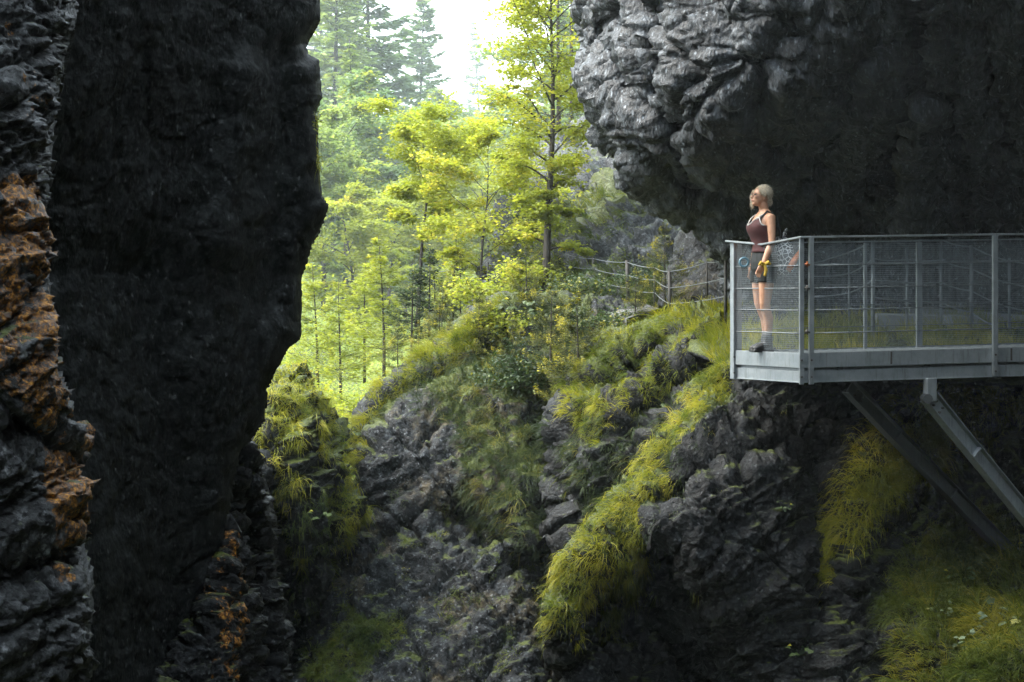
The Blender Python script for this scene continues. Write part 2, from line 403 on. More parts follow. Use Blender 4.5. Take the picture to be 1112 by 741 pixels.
rm_dark = rock_mat('wet_dark_limestone', (.0045, .005, .005), (.009, .010, .010), (.022, .024, .024), pale=.03, rough=(.5, .8), seed=3, bump=.6, spec=.04)
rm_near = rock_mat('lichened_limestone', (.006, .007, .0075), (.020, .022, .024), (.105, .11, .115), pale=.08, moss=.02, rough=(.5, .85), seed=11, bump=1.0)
rm_grey = rock_mat('grey_limestone', (.0022, .0026, .003), (.006, .007, .008), (.042, .047, .052), pale=.2, moss=.10, rough=(.45, .8), seed=5, warm=.5, spec=.22)
rm_over = rock_mat('overhang_limestone', (.003, .0037, .005), (.021, .025, .030), (.095, .108, .122), pale=.16, moss=.0, rough=(.32, .7), seed=21, spec=.45, streak=(1.2, 1.2, .5))  # long light and dark tones paint lit folds into the colour
rm_under = rock_mat('dark_limestone', (.002, .0023, .0026), (.0035, .004, .0048), (.017, .0195, .022), pale=.14, moss=.12, rough=(.4, .8), seed=31, spec=.22)  # limestone with a darker tone of its own
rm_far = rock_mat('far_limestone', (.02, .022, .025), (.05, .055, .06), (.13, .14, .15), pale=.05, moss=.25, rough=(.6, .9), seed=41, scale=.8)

# --- left: near buttress with lichen, and the great dark cliff behind it
A = rock('near_buttress', [(-260, -200), (95, -200), (88, -40), (84, 20), (76, 60), (62, 120), (58, 190), (47, 245), (56, 300), (60, 350), (67, 400), (80, 470), (88, 520), (90, 580), (99, 640), (96, 700), (88, 760), (84, 900), (-260, 900)],
    [(-260, 300, 6.6), (0, 100, 7.4), (0, 400, 7.1), (0, 700, 7.2), (60, 100, 7.9), (60, 500, 7.6), (-260, -200, 7.5), (-260, 900, 7.5), (60, 800, 7.8)],
    rm_near, 1.8, rnd=40, rdepth=.6, amp=.75, thick=3.0, jag=4, seed=1, sc=.62,
    lichen=[([(-20, 190), (40, 190), (46, 300), (62, 420), (50, 460), (20, 440), (-20, 400)], .72), ([(28, 500), (90, 500), (92, 575), (35, 578)], .9), ([(48, 290), (80, 400), (86, 500), (68, 500), (55, 400)], .8), ([(0, 0), (30, 60), (60, 120), (40, 150), (0, 150)], .22), ([(20, 575), (80, 575), (70, 640), (20, 640)], .35)],
    grooves=[([(-20, 470), (30, 475), (60, 480)], 16, .35), ([(-20, 205), (30, 215)], 8, .18), ([(0, 620), (50, 600), (95, 590)], 20, .25)])
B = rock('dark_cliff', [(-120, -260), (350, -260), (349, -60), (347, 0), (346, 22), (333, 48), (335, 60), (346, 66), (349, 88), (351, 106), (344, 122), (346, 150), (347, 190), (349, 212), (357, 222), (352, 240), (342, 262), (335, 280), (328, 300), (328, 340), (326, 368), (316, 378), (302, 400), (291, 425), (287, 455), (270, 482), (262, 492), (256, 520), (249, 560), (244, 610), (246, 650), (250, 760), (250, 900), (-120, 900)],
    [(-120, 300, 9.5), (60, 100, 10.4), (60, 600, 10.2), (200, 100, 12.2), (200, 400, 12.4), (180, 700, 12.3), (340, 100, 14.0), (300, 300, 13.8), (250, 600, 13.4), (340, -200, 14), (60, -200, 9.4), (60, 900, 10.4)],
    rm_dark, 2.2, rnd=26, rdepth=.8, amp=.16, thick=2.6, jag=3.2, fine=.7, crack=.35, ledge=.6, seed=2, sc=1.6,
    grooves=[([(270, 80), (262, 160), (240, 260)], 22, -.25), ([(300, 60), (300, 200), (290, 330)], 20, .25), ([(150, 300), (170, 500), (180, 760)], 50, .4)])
C = rock('ledge_rock', [(120, 900), (140, 790), (176, 730), (206, 690), (226, 640), (236, 585), (243, 552), (252, 600), (248, 650), (262, 692), (254, 741), (268, 800), (262, 900)],
    [(160, 800, 12.0), (200, 760, 12.3), (245, 600, 13.3), (250, 740, 12.6), (240, 660, 13.0), (180, 900, 11.8)], rm_under, 1.6, rnd=20, rdepth=.5, amp=1.0, thick=1.2, jag=6, seed=3, sc=.6,
    lichen=[([(232, 640), (262, 640), (264, 741), (226, 741)], .55), ([(238, 580), (248, 580), (250, 640), (238, 640)], .5)])
D = rock('gully_rock', [(236, 900), (242, 620), (246, 520), (256, 490), (270, 480), (288, 520), (296, 560), (300, 610), (308, 650), (312, 690), (316, 740), (330, 900)],
    [(250, 500, 15.5), (290, 540, 16.6), (300, 700, 16.2), (250, 700, 15.0), (260, 880, 15), (320, 880, 16)], rm_under, 1.8, rnd=26, rdepth=.9, amp=.9, thick=2, jag=5, seed=4, sc=.7,
    grooves=[([(258, 500), (275, 600), (290, 741)], 8, .5)])
E = rock('mossy_mound', [(252, 560), (262, 485), (282, 450), (292, 405), (312, 398), (328, 402), (340, 425), (352, 452), (368, 472), (380, 505), (388, 535), (392, 562), (382, 588), (366, 606), (352, 632), (330, 660), (312, 682), (300, 720), (296, 900), (240, 900)],
    [(280, 480, 20.0), (320, 410, 22.2), (370, 500, 21.6), (330, 560, 20.4), (380, 570, 21.6), (310, 660, 21.0), (280, 650, 20.2), (260, 880, 21)], rm_under, 1.8, rnd=26, rdepth=1.3, amp=1.15, thick=3, jag=6, seed=5,
    mossp=[([(270, 400), (330, 395), (392, 520), (392, 580), (350, 560), (300, 480)], .45)],
    grooves=[([(285, 500), (305, 590), (300, 660)], 16, .9), ([(335, 470), (350, 520), (345, 600)], 9, .45)])
G = rock('slope_rock', [(296, 900), (310, 760), (311, 690), (326, 662), (348, 640), (372, 606), (390, 580), (396, 540), (384, 510), (376, 478), (382, 452), (402, 424), (430, 402), (470, 378), (492, 352), (512, 334), (540, 320), (600, 318), (700, 330), (760, 400), (720, 500), (690, 600), (700, 900)],
    [(540, 330, 25.5), (440, 410, 24.6), (400, 480, 23.5), (470, 480, 23.5), (420, 600, 22.6), (340, 680, 21.6), (360, 760, 20.4), (520, 600, 22.0), (560, 460, 23.6), (600, 380, 24.8), (560, 741, 20.6), (660, 360, 25.2), (680, 560, 22.5), (640, 741, 20.6), (500, 880, 19), (330, 880, 19)],
    rm_grey, 1.9, rnd=22, rdepth=1.4, amp=.8, thick=4, jag=6, seed=6,
    mossp=[([(384, 480), (500, 350), (560, 320), (640, 330), (640, 400), (560, 420), (500, 460), (450, 420), (400, 500)], .55), ([(490, 430), (600, 420), (620, 560), (560, 600), (510, 540)], .42), ([(330, 741), (350, 690), (420, 670), (430, 700), (370, 760)], .35)],
    grooves=[([(500, 560), (560, 620), (640, 640)], 26, .9), ([(380, 500), (420, 440), (500, 400)], 11, .6), ([(550, 380), (600, 440), (620, 520)], 20, .7), ([(420, 590), (460, 560), (520, 570)], 10, .35), ([(600, 560), (590, 650), (600, 741)], 20, .8)])
# --- right, below the path
Hk = rock('path_side_rock', [(598, 470), (610, 440), (628, 415), (640, 392), (662, 368), (690, 352), (722, 345), (760, 340), (800, 338), (850, 345), (850, 470), (800, 560), (720, 640), (640, 640), (610, 600), (606, 560), (600, 520), (603, 490)],
    [(620, 430, 21.8), (660, 375, 22.2), (760, 345, 22.2), (840, 350, 21.2), (640, 500, 21.0), (700, 450, 20.8), (760, 400, 20.8), (640, 600, 20.8), (800, 480, 20.6)],
    rm_under, 1.8, rnd=26, rdepth=1.3, amp=1.1, thick=3, jag=6, seed=7,
    mossp=[([(630, 400), (700, 345), (800, 335), (800, 370), (740, 360), (690, 400), (640, 470)], .6)],
    grooves=[([(690, 480), (720, 430), (780, 400)], 14, .8), ([(655, 420), (690, 400), (720, 380)], 9, .4), ([(610, 520), (640, 560), (640, 620)], 14, .6)])
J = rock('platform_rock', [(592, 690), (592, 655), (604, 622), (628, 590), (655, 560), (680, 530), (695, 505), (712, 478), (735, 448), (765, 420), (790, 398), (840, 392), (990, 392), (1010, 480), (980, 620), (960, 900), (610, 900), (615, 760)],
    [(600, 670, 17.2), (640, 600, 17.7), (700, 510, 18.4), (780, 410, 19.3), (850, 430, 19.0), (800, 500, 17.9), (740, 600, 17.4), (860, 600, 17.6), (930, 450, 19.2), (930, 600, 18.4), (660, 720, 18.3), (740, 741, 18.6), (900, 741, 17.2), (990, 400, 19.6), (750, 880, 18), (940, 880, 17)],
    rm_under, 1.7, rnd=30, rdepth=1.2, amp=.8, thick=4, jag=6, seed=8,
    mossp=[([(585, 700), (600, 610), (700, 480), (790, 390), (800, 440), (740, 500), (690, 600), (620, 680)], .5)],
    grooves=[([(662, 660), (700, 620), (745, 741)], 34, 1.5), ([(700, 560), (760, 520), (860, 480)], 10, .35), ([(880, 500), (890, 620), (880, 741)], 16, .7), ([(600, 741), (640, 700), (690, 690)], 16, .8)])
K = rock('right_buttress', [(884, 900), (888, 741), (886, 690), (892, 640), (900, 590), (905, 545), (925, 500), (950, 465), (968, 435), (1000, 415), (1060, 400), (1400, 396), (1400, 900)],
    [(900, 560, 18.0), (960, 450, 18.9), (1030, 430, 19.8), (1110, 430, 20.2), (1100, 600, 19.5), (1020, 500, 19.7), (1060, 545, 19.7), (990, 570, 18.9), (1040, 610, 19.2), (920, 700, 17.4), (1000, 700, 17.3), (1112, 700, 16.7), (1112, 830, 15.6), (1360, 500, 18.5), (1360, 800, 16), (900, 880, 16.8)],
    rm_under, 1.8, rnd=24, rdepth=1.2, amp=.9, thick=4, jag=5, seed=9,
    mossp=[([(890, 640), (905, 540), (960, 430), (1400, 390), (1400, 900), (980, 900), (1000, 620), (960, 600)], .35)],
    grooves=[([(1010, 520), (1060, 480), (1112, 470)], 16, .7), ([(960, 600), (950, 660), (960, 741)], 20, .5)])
Lg = rock('path_ledge', [(690, 352), (720, 340), (800, 334), (840, 336), (950, 345), (1112, 345), (1400, 345), (1400, 420), (1100, 420), (800, 405), (740, 380)],
    [(700, 350, 23.2), (740, 345, 22.5), (800, 345, 21.8), (840, 345, 21.4), (1000, 345, 21.4), (1400, 345, 21), (820, 395, 19.2), (1000, 395, 18.9), (1400, 400, 18.8), (760, 385, 20.6)],
    rm_under, 2.0, rnd=6, rdepth=.2, amp=.35, thick=.8, jag=2, seed=10, mossp=[([(680, 330), (1400, 330), (1400, 430), (700, 430)], .7)])
# --- the great overhanging cliff on the right
Lc = rock('overhang_cliff', [(622, -260), (626, -40), (627, 30), (630, 92), (642, 128), (652, 150), (664, 168), (674, 190), (688, 212), (706, 228), (730, 240), (752, 247), (770, 262), (778, 285), (786, 320), (800, 345), (830, 372), (860, 385), (1400, 390), (1400, -260)],
    [(640, 50, 20.0), (640, -250, 19), (700, 60, 18.4), (690, 180, 19.4), (740, 150, 18.2), (740, 235, 20.6), (800, 90, 17.2), (800, 225, 20.0), (860, 130, 17.6), (900, 20, 16.6), (900, -240, 15), (880, 250, 21.6), (900, 360, 22.0), (1000, 200, 19.8), (1000, 80, 17.8), (1100, 40, 17.2), (1100, 200, 20.0), (1100, 350, 21.8), (1390, 100, 17), (1390, 380, 20.5), (1390, -240, 15), (800, 330, 21.9)],
    rm_over, 1.9, rnd=34, rdepth=1.7, fine=.75, ledge=1.1, crack=1.3, strata=np.array([[-.39, 0, .92], [-.12, .99, -.05], [.91, .13, .39]]), amp=.85, thick=6, jag=6, seed=12, sc=1.1,
    grooves=[([(724, -40), (722, 50), (722, 110), (740, 160), (752, 200)], 9, .7), ([(860, 20), (830, 70), (822, 130), (850, 170)], 12, .6), ([(930, 60), (915, 100), (900, 150), (880, 180)], 12, .7),
             ([(990, -20), (990, 60), (975, 130), (960, 200)], 11, 1.1), ([(1020, 100), (1040, 150), (1050, 230), (1060, 300)], 10, 1.0), ([(1060, 20), (1075, 100), (1090, 150)], 10, .9), ([(940, 170), (930, 230), (940, 280)], 8, .5), ([(1085, 180), (1078, 260), (1090, 320)], 10, .6), ([(1010, -20), (1015, 60), (1008, 120)], 9, -.45),
             ([(1000, 120), (985, 200), (1000, 260)], 12, -.5), ([(880, 120), (930, 90), (960, 60)], 10, -.3), ([(840, 150), (880, 150), (910, 175)], 30, .5), ([(650, 30), (680, 60), (690, 90)], 10, .35)])
# --- behind, where the path comes round
M = rock('far_rock', [(536, 345), (540, 300), (546, 262), (562, 226), (590, 190), (612, 160), (640, 128), (660, 110), (700, 90), (900, 90), (900, 380), (700, 385), (560, 360)],
    [(550, 330, 31), (570, 240, 33), (620, 170, 36), (660, 120, 38), (640, 280, 30.5), (700, 240, 30), (860, 240, 30), (640, 340, 29), (760, 340, 27), (860, 360, 27)],
    rm_far, 2.0, rnd=22, rdepth=2.2, amp=2.0, thick=6, jag=7, seed=13, sc=1.3,
    mossp=[([(600, 260), (640, 220), (690, 200), (720, 240), (640, 300)], .4), ([(560, 330), (600, 310), (760, 320), (800, 370), (560, 370)], .5)],
    grooves=[([(560, 300), (600, 250), (660, 220)], 9, .9), ([(640, 300), (680, 250), (700, 220)], 9, .9), ([(600, 215), (640, 180)], 7, .7)])
Np = rock('leaning_slab_rock', [(712, 335), (722, 300), (733, 268), (742, 244), (760, 236), (790, 250), (800, 340), (780, 350)],
    [(725, 300, 26), (750, 250, 26.4), (780, 300, 25.2), (740, 340, 25)], rm_grey, 1.8, rnd=12, rdepth=.6, amp=.7, thick=1.5, jag=4, seed=14, sc=.8)
# --- unseen gorge walls, added and shaped to shade the camera side
def wall_sheet(name, base, top, mat, seed, ny=70, nz=36, closed=None):
    """rough rock wall swept along a line of (x, y) plan points; base/top: lists of (x, y, z)"""
    base = np.array(base, float); top = np.array(top, float)
    def along(a, t):
        s = t * (len(a) - 1); i = np.minimum(s.astype(int), len(a) - 2); f = (s - i)[:, None]; return a[i] * (1 - f) + a[i + 1] * f
    t = np.linspace(0, 1, ny); b = along(base, t); c = along(top, t)
    v = np.linspace(0, 1, nz)[None, :, None]; V = b[:, None] * (1 - v) + c[:, None] * v
    p = V.reshape(-1, 3); V = V + (np.stack([fbm(p / 4, 4, seed), .4 * fbm(p / 3, 3, seed + 9), .3 * fbm(p / 3, 3, seed + 5)], -1) * 1.3).reshape(V.shape)
    i, j = np.meshgrid(np.arange(ny - 1), np.arange(nz - 1), indexing='ij'); i = i.ravel(); j = j.ravel()
    F = np.stack([i * nz + j, (i + 1) * nz + j, (i + 1) * nz + j + 1, i * nz + j + 1], 1)
    o = mk(name, V.reshape(-1, 3), F, None, mat); sm = o.modifiers.new('thickness', 'SOLIDIFY'); sm.thickness = 1.5; sm.offset = 0
    return tag(o, kind='structure')
wall_sheet('left_shade_wall', [(-4.5, -14, -12), (-5.2, 0, -12), (-5.6, 8, -12), (-5.2, 14.5, -12)], [(-4.5, -14, 14), (-4.5, 0, 12), (-4.5, 8, 9), (-4.8, 15.5, 6)], rm_dark, 71)
wall_sheet('right_shade_wall', [(5.5, -14, -12), (7.5, 0, -12), (9.5, 10, -12), (10.5, 22, -12), (12, 30, -12)], [(5, -14, 15), (5.5, 0, 14), (6.5, 8, 12), (9, 22, 11), (12, 30, 11)], rm_dark, 72)
wall_sheet('rear_shade_wall', [(-7, -13, -12), (8, -13, -12)], [(-7, -14, 9), (8, -14, 9)], rm_dark, 73)
# gorge bottom and the ground beyond
def ground_sheet(name, x, y, hf, mat, attrs=None):
    X, Y = np.meshgrid(x, y, indexing='ij'); Z = hf(X, Y); V = np.stack([X, Y, Z], -1).reshape(-1, 3); m = len(y)
    i, j = np.meshgrid(np.arange(len(x) - 1), np.arange(m - 1), indexing='ij'); i = i.ravel(); j = j.ravel()
    F = np.stack([i * m + j, (i + 1) * m + j, (i + 1) * m + j + 1, i * m + j + 1], 1)
    return tag(mk(name, V, F, None, mat), kind='structure')
def hill(X, Y):
    """height of the valley floor and its wooded flanks beyond the gorge"""
    yy = np.clip(Y, 30, 600)
    z = np.interp(yy, [30, 38, 52, 80, 119, 170, 272, 374, 544, 600], [-4.5, -3.2, -2.5, -2.6, -2.7, -1.0, 5.1, 13.6, 30.6, 44])
    xc = np.interp(yy, [30, 170, 340, 600], [-1.5, -6, -8.5, -7])
    side = np.maximum(np.abs(X - xc) - 2.0 - .02 * yy, 0)
    z = z + np.where(X < xc, .62, .60) * side ** 1.02
    p = np.stack([X.ravel() / 9, Y.ravel() / 9, np.zeros(X.size)], -1)
    n = fbm(p, 5, 91).reshape(X.shape)
    return z + n * np.clip(Y / 40, .5, 3)
g = NG('forest_floor'); pos = g.n('NewGeometry').outputs['Position']
c = g.mix(g.ramp(g.noise(pos, .8, 8, .7), [(.3, 0.0), (.7, 1.0)]), (.02, .03, .008), (.075, .09, .018))
c = g.mix(g.ramp(g.noise(pos, .25, 6, .7), [(.58, 0.0), (.66, 1.0)]), c, (.10, .10, .09))
fm = g.end(g.n('BsdfPrincipled', {'Base Color': c, 'Roughness': .9, 'Normal': g.n('Bump', {'Height': g.noise(pos, 3, 8, .75), 'Strength': .8, 'Distance': .3}).outputs[0]}).outputs[0])
ground_sheet('hillside', np.concatenate([np.linspace(-260, -34, 60), np.linspace(-32, 32, 130), np.linspace(34, 260, 60)]), np.concatenate([np.linspace(27, 110, 120), np.linspace(112, 600, 110)]), hill, fm)
ground_sheet('gorge_floor', np.linspace(-900, 900, 40), np.linspace(-900, 1500, 60), lambda X, Y: -16 + 0 * X, rm_under)
# ================================================================= grass and leaves
def frame(dirs, rng):
    """perpendicular unit vectors to each direction, randomly rolled"""
    r = rng.normal(size=dirs.shape); s = nrm(np.cross(dirs, r)); return s, np.cross(dirs, s)
def blades(name, roots, norms, L, wid, mat, rng, tint, lean=(0, 0, 0), up=.6, nw=.5, spread=.45, droop=.5, seg=4, parent=None, kind='stuff', rel=None):
    n = len(roots); d = nrm(norms * nw + np.array([0, 0, up]) + rng.normal(size=(n, 3)) * spread + np.array(lean))
    L = np.broadcast_to(L, (n,)) * rng.uniform(.5, 1.25, n); side = nrm(np.cross(d, rng.normal(size=(n, 3)) + np.array([0, .6, 0])))
    p = roots - norms * .02; ls = []
    for k in range(seg + 1):
        w = (wid * (1 - (k / seg) ** 1.6) * np.where(k == 0, .7, 1))[:, None] if not np.isscalar(wid) else wid * (1 - (k / seg) ** 1.6) * (.7 if k == 0 else 1)
        if k == seg: ls.append([p])
        else: ls.append([p - side * w / 2, p + side * w / 2])
        p = p + d * (L / seg)[:, None]; d = nrm(d + np.array([0, 0, -1.]) * droop * (k + 1) / seg + np.array(lean) * .25)
    V = np.stack([x for q in ls for x in q], 1); m = V.shape[1]      # (n, m, 3)
    b = (np.arange(n) * m)[:, None]
    Q = np.concatenate([b + np.array([2 * k, 2 * k + 1, 2 * k + 3, 2 * k + 2]) for k in range(seg - 1)])
    T = b + np.array([2 * seg - 2, 2 * seg - 1, 2 * seg])
    V = V.reshape(-1, 3)
    if rel is not None: V = V - np.asarray(rel, float)
    o = mk(name, V, Q, T, mat, parent, attrs={'tint': np.repeat(np.clip(tint, 0, 1), m)})
    if kind: tag(o, kind=kind)
    return o
def scatter(r, poly, n, rng, clump=.0, cs=14., seed=0, soft=10):
    poly = np.array(poly, float); a, b = poly.min(0), poly.max(0)
    px = rng.uniform(a[0], b[0], n * 3); py = rng.uniform(a[1], b[1], n * 3)
    s = poly_sd(px, py, poly); q = np.stack([px / cs, py / cs, np.zeros_like(px)], -1)
    keep = (s + soft * fbm(q, 4, seed + 3) * 3 > 0) & (fbm(q * 1.3 + 40, 3, seed) > clump)
    px, py = px[keep][:n], py[keep][:n]
    p, nn, ok = on_rock(r, px, py); return p[ok], nn[ok]
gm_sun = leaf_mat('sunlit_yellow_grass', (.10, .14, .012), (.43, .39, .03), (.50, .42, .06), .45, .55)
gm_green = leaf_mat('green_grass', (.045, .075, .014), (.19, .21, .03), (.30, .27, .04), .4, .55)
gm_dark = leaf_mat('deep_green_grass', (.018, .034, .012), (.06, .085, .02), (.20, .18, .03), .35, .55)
def turf(label, r, poly, n, L, mat, seed, lean=(-.25, -.05, 0), droop=.5, up=.5, clump=-.25, wid=.0065, name='grass', cs=14., tb=.45, spread=.55, per=11):
    rng = np.random.default_rng(seed); c, cn = scatter(r, poly, n // per, rng, clump, cs, seed); k = len(c)
    tt = tb + 1.1 * fbm(c * 1.9, 4, seed + 5) + rng.normal(size=k) * .15; tl = L * (1 + .9 * fbm(c * 2.2, 3, seed + 8)) * rng.uniform(.55, 1.35, k); td = rng.normal(size=(k, 3)) * .28
    j = np.repeat(np.arange(k), per); q = rng.normal(size=(len(j), 3)) * .035; q -= cn[j] * (q * cn[j]).sum(1)[:, None]
    o = blades(name, c[j] + q, nrm(cn[j] + q * 5 + td[j]), np.clip(tl[j], L * .3, L * 1.9), wid, mat, rng, tt[j] + rng.normal(size=len(j)) * .13, lean, up, .7, spread * .45, droop)
    tag(o, label=label, cat='grass'); return o
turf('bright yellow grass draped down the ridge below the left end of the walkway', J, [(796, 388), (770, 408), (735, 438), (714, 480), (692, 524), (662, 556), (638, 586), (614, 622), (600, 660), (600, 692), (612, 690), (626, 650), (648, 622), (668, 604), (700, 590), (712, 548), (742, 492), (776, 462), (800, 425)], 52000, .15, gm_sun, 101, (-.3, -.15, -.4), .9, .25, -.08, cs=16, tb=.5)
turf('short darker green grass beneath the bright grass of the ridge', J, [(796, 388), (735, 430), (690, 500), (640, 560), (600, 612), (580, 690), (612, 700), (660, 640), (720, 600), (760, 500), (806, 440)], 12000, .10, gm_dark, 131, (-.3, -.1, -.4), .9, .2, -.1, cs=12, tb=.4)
turf('long yellow grass tufts hanging beside the dark hollow of the ridge', J, [(640, 640), (672, 606), (704, 590), (696, 640), (676, 668), (650, 690), (636, 680)], 4500, .2, gm_green, 102, (-.3, -.1, -.4), .9, .2, -.1, tb=.6)
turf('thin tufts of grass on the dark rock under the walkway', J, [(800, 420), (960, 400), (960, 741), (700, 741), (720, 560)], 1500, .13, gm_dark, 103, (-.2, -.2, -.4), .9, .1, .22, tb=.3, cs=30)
turf('yellow green grass along the crest of the rock below the path fence', Hk, [(622, 420), (640, 388), (690, 348), (740, 334), (800, 334), (800, 352), (770, 352), (730, 366), (700, 378), (676, 400), (656, 440), (640, 462), (634, 470)], 15000, .16, gm_sun, 104, (-.35, -.1, -.25), .8, .3, -.12, tb=.25)
turf('second band of yellow grass on the rock between fence and ridge', Hk, [(640, 470), (650, 445), (680, 425), (705, 400), (740, 372), (790, 358), (800, 378), (760, 392), (720, 412), (700, 440), (668, 460), (650, 490)], 11000, .16, gm_sun, 105, (-.35, -.1, -.3), .8, .3, -.05, tb=.3)
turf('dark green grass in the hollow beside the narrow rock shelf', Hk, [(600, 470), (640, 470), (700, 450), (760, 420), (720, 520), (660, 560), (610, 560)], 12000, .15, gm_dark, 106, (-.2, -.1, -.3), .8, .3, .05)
turf('grass along the sunlit crest left of the grey rock slope', G, [(372, 505), (378, 478), (396, 450), (430, 412), (470, 382), (500, 360), (530, 334), (548, 330), (545, 362), (510, 385), (480, 404), (450, 415), (420, 440), (402, 470), (398, 505)], 22000, .2, gm_sun, 107, (-.35, -.1, -.1), .7, .4, -.35, tb=.5)
turf('dark grass and herbs on the upper part of the grey slope', G, [(405, 470), (430, 420), (480, 385), (540, 340), (640, 330), (660, 380), (620, 470), (610, 600), (560, 620), (520, 560), (490, 470), (450, 440)], 30000, .2, gm_dark, 108, (-.25, -.1, -.3), .8, .3, -.05, tb=.55)
turf('low green turf on the lower left of the grey rock slope', G, [(325, 741), (345, 695), (380, 672), (430, 670), (440, 700), (400, 720), (370, 760)], 9000, .14, gm_green, 109, (-.2, -.1, -.3), .7, .4, .0, tb=.35)
turf('scattered moss and grass tufts across the grey rock slope', G, [(400, 520), (560, 560), (640, 600), (640, 741), (440, 741), (350, 660)], 9000, .11, gm_green, 110, (-.1, -.1, -.3), .8, .3, .16, tb=.4, cs=26)
turf('bright yellow grass over the mossy mound beside the dark cliff', E, [(262, 500), (280, 452), (292, 398), (330, 392), (345, 436), (372, 474), (392, 520), (396, 566), (382, 600), (366, 584), (352, 560), (348, 520), (330, 490), (316, 470), (308, 500), (320, 540), (300, 545), (284, 520)], 22000, .18, gm_sun, 111, (-.05, -.15, -.4), .9, .3, -.12, tb=.45)
turf('darker grass tufts on the flank of the mossy mound', E, [(300, 520), (380, 560), (370, 640), (320, 660), (290, 560)], 4500, .17, gm_green, 112, (0, -.1, -.4), .9, .2, .05, tb=.3)
turf('long yellow grass hanging down the edge of the right buttress', K, [(884, 668), (890, 610), (898, 552), (920, 505), (945, 462), (968, 432), (1012, 426), (1030, 452), (1026, 486), (994, 512), (962, 530), (938, 560), (920, 600), (905, 640)], 26000, .25, gm_sun, 113, (-.35, -.15, -.3), 1.0, .4, -.3, tb=.55)  # sunlit grass colour put in where the sun is blocked
turf('thick grass on the lower right bank beneath the brace footing', K, [(985, 800), (975, 741), (990, 690), (1020, 650), (1060, 622), (1112, 610), (1300, 600), (1300, 820)], 30000, .28, gm_green, 114, (-.5, -.2, .05), .9, .6, -.3, tb=.6, cs=22, wid=.009)
turf('dark grass hanging between the two walkway braces', K, [(960, 700), (955, 640), (985, 600), (1020, 560), (1080, 560), (1112, 600), (1060, 640), (1000, 680)], 14000, .27, gm_green, 115, (-.4, -.15, -.1), 1.0, .4, -.1, tb=.5)
turf('yellow green grass on the bank just under the walkway beam', K, [(1010, 440), (1030, 402), (1300, 392), (1300, 470), (1112, 470), (1060, 480), (1030, 470)], 12000, .2, gm_sun, 116, (-.3, -.1, -.2), .8, .3, -.1, tb=.55)
turf('grass strip along the inner side of the walkway', Lg, [(700, 345), (800, 336), (860, 350), (1400, 352), (1400, 400), (820, 398), (760, 380)], 26000, .18, gm_sun, 117, (-.1, -.1, 0), .5, .7, -.25, tb=.4, cs=40)  # brighter grass colour stands in for sun under the overhang
turf('moss and grass on the far rock behind the path', M, [(548, 345), (560, 300), (600, 262), (640, 222), (690, 196), (730, 230), (700, 270), (650, 300), (640, 340)], 14000, .26, gm_green, 118, (-.2, -.1, -.2), .6, .5, -.05, tb=.45, wid=.012)
turf('grass around the foot of the leaning slab', M, [(600, 345), (640, 300), (760, 310), (800, 345), (790, 370), (600, 370)], 9000, .25, gm_green, 119, (-.2, -.1, -.1), .6, .6, -.1, tb=.35, wid=.012)
turf('yellow tufts hanging from the right edge of the dark cliff', B, [(336, 124), (352, 118), (350, 200), (344, 200)], 500, .16, gm_sun, 120, (.3, -.1, -.3), .8, .3, -.1)
turf('thin grass hanging from the crack of the overhanging cliff', Lc, [(716, -10), (730, -10), (730, 90), (718, 90)], 1500, .14, gm_green, 121, (-.1, -.1, -.5), .9, .1, -.1)

# ---------------------------------------------------------------- leaf clouds
def leaves(cent, up, size, rng, asp=.62, fold=.12):
    """one folded four-cornered leaf for every centre; returns V, F"""
    n = len(cent); size = np.broadcast_to(size, (n,))[:, None] * rng.uniform(.65, 1.3, (n, 1))
    d = nrm(rng.normal(size=(n, 3)) * np.array([1, 1, .45])); s = nrm(np.cross(up, d)); d = nrm(np.cross(s, up))
    b = cent - d * size * .5; t = cent + d * size * .5; m = cent + up * size * fold
    V = np.stack([b, m + s * size * asp * .5, t, m - s * size * asp * .5], 1).reshape(-1, 3)
    return V, np.arange(n * 4).reshape(n, 4)
def tilt(n, rng, k=.45): return nrm(np.array([0, 0, 1.]) + rng.normal(size=(n, 3)) * k)
bark = simple_mat('dark_bark', (.035, .028, .022), .85, var=.4, scale=9, bump=.6)
bark_g = simple_mat('grey_bark', (.09, .085, .075), .85, var=.35, scale=9, bump=.5)
lm_yel = leaf_mat('yellow_green_leaves', (.22, .27, .035), (.46, .47, .055), (.58, .50, .06), .58)
lm_mid = leaf_mat('fresh_green_leaves', (.19, .27, .07), (.42, .47, .13), (.56, .54, .12), .58)
lm_cool = leaf_mat('blue_green_needles', (.09, .16, .07), (.26, .35, .12), (.42, .44, .07), .45)
lm_dark = leaf_mat('deep_green_leaves', (.02, .04, .015), (.07, .11, .03), (.26, .25, .03), .35)
lm_tip = leaf_mat('yellow_tipped_needles', (.02, .036, .012), (.20, .20, .02), (.42, .36, .03), .4)

